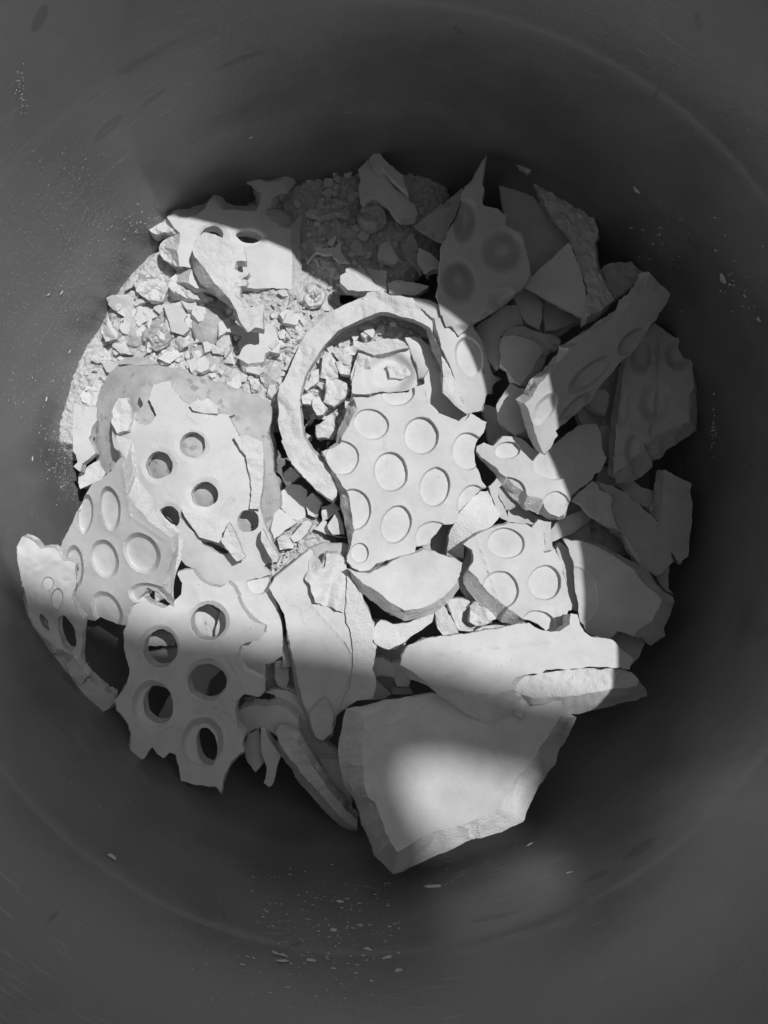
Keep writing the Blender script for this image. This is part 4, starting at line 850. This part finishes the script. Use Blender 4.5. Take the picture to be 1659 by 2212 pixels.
flakes('R5 330,520 520,370 740,290 900,290 1040,350 1090,440 900,380 680,405 600,450 400,490 340,600 270,700 260,900 290,1040 350,1130 420,1070 500,900 540,780 400,820 350,620', 16, 7, 16, 22, 'thin angular flake in the rubble inside the big ring', 'thin flakes inside the ring', 33)

# ================================================================ chips stuck to the wall
def wall_chips():
    rnd = random.Random(5); verts, faces = [], []
    def chip(px, py, r, el, rot):
        z = wall_z(px, py)
        if z is None: return
        p = at(px, py, z); n = Vector((AX - p.x, AY - p.y, 0)).normalized(); tz = Vector((0, 0, 1)); tx = n.cross(tz)
        b = len(verts); k = 7
        for q in range(k):
            a = 2 * math.pi * q / k; rr = r * rnd.uniform(.4, 1.3)
            u, v = rr * el * math.cos(a), rr * math.sin(a)
            u, v = u * math.cos(rot) - v * math.sin(rot), u * math.sin(rot) + v * math.cos(rot)
            verts.append(p + (tx * u + tz * v * .8) * U + n * (max(0, -v) * .5 - .3) * U)
        verts.append(p + n * min(r * .5, 2.5) * U)
        for q in range(k): faces.append([b + q, b + (q + 1) % k, b + k])
    def cloud(cx, cy, sx, sy, n, r0, r1, el=2.0, rot=None):
        for _ in range(n):
            chip(rnd.gauss(cx, sx), rnd.gauss(cy, sy), rnd.uniform(r0, r1), rnd.uniform(1, el), rnd.uniform(0, 3) if rot is None else rot + rnd.gauss(0, .2))
    cloud(720, 2050, 120, 70, 110, .4, 1.7, 3.5, 0)
    cloud(700, 1950, 100, 60, 60, .4, 1.5, 3.5, 0)
    for x, y, r in ((595, 2058, 3.5), (612, 2063, 4), (610, 2075, 4), (838, 2068, 5), (862, 2097, 5), (795, 2050, 3), (780, 1998, 3), (720, 2010, 3.5), (672, 2074, 3.5), (735, 1948, 3), (1240, 1886, 7), (1235, 1894, 6), (1300, 1751, 5),
                    (1142, 1826, 5), (1563, 600, 7), (1610, 640, 3), (1375, 410, 6), (850, 268, 4), (906, 229, 5), (542, 297, 4), (1006, 300, 4), (240, 1850, 4), (933, 1915, 8), (1400, 1330, 5), (1425, 1445, 5), (1640, 690, 4),
                    (133, 632, 3), (104, 637, 2), (340, 640, 3), (150, 760, 3), (70, 990, 3), (50, 1120, 3), (100, 860, 3)):
        chip(x, y, r * 1.0, 2.2, rnd.uniform(-.5, .5))
    cloud(1512, 1290, 5, 14, 80, 1.2, 3.2, 2, 1.3); cloud(1524, 1292, 4, 12, 45, .8, 2.4, 2, 1.3)
    cloud(1540, 930, 3, 35, 40, .6, 2.0, 3, 1.5)
    cloud(1290, 355, 60, 22, 60, .5, 2.2, 3, -.4); cloud(1420, 560, 40, 50, 46, .5, 2.4, 3, -.8); cloud(1590, 620, 30, 50, 24, .5, 2.2, 3, -.9)
    cloud(1130, 318, 50, 5, 26, 1, 3.2, 3, 0); cloud(750, 218, 20, 10, 40, .4, 1.3, 2)
    cloud(860, 230, 60, 25, 30, .4, 1.4, 2); cloud(1330, 1780, 60, 60, 50, .4, 2.0, 4, .7)
    cloud(45, 190, 5, 25, 40, .4, 1.0, 2); cloud(150, 380, 30, 30, 30, .4, .9, 2); cloud(80, 900, 60, 150, 150, .4, 1.4, 2)
    cloud(300, 480, 30, 15, 40, .5, 1.5, 3, .5); cloud(110, 1080, 12, 100, 80, .5, 1.6, 3, 1.4); cloud(130, 1010, 12, 90, 70, .5, 1.5, 2)
    cloud(1500, 1200, 60, 200, 60, .4, 1.6, 2); cloud(200, 1620, 80, 60, 40, .4, 1.4, 3, .3)
    cloud(160, 560, 90, 110, 700, .3, .75, 1.5); cloud(90, 900, 60, 200, 700, .3, .75, 1.5); cloud(250, 480, 70, 60, 260, .3, .7, 1.5)
    cloud(720, 2030, 160, 80, 350, .3, .8, 2, 0); cloud(1300, 1850, 110, 90, 160, .3, .9, 4, .7); cloud(1450, 500, 90, 120, 120, .3, 1.0, 4, -.8)
    def streaks(cx, cy, sx, sy, n, L0, L1, ang, w0=.35, w1=.8):
        for _ in range(n):
            x, y = rnd.gauss(cx, sx), rnd.gauss(cy, sy); L_ = rnd.uniform(L0, L1); a = ang + rnd.gauss(0, .12); m_ = int(L_ / 4) + 1
            for q in range(m_):
                if rnd.random() < .25: continue
                u = (q - m_ / 2) * 4; chip(x + u * math.cos(a) + rnd.gauss(0, .4), y + u * math.sin(a) + rnd.gauss(0, .4), rnd.uniform(w0, w1), 1.6, rnd.uniform(0, 3))
    streaks(125, 1060, 22, 60, 16, 30, 110, 1.70); streaks(60, 1000, 40, 150, 14, 10, 50, 1.6); streaks(40, 1180, 20, 60, 10, 20, 60, 1.1)
    streaks(180, 480, 60, 80, 12, 10, 40, -1.0); streaks(1300, 1800, 60, 60, 14, 15, 60, -.6); streaks(1160, 1830, 40, 20, 8, 15, 50, -.5)
    streaks(1020, 1900, 40, 15, 7, 20, 60, -.5); streaks(700, 1960, 110, 60, 18, 10, 60, 0.05); streaks(1470, 560, 60, 120, 18, 8, 30, .9)
    streaks(1540, 1500, 50, 130, 12, 10, 60, -1.1); streaks(240, 1590, 50, 30, 14, 20, 80, -.15, .25, .5); streaks(480, 60, 10, 40, 3, 40, 90, 1.4)
    cloud(165, 820, 22, 150, 900, .3, .8, 1.5); cloud(145, 1090, 14, 70, 500, .3, .9, 1.5); cloud(270, 590, 30, 40, 300, .3, .7, 1.5)
    o = link('plaster_flecks', verts, faces, [M['rough']], sharp=False)
    tag(o, 'small plaster flecks and chips stuck to the inside of the bin wall', 'plaster flecks', kind='stuff')
wall_chips()
for o in list(scene.objects):
    if o.parent is None and o.type == 'MESH' and not o.get('kind') and not o.get('category'):
        print('UNTAGGED', o.name)
print('OBJ', len(scene.objects), 'VERTS', sum(len(o.data.vertices) for o in scene.objects if o.type == 'MESH'))
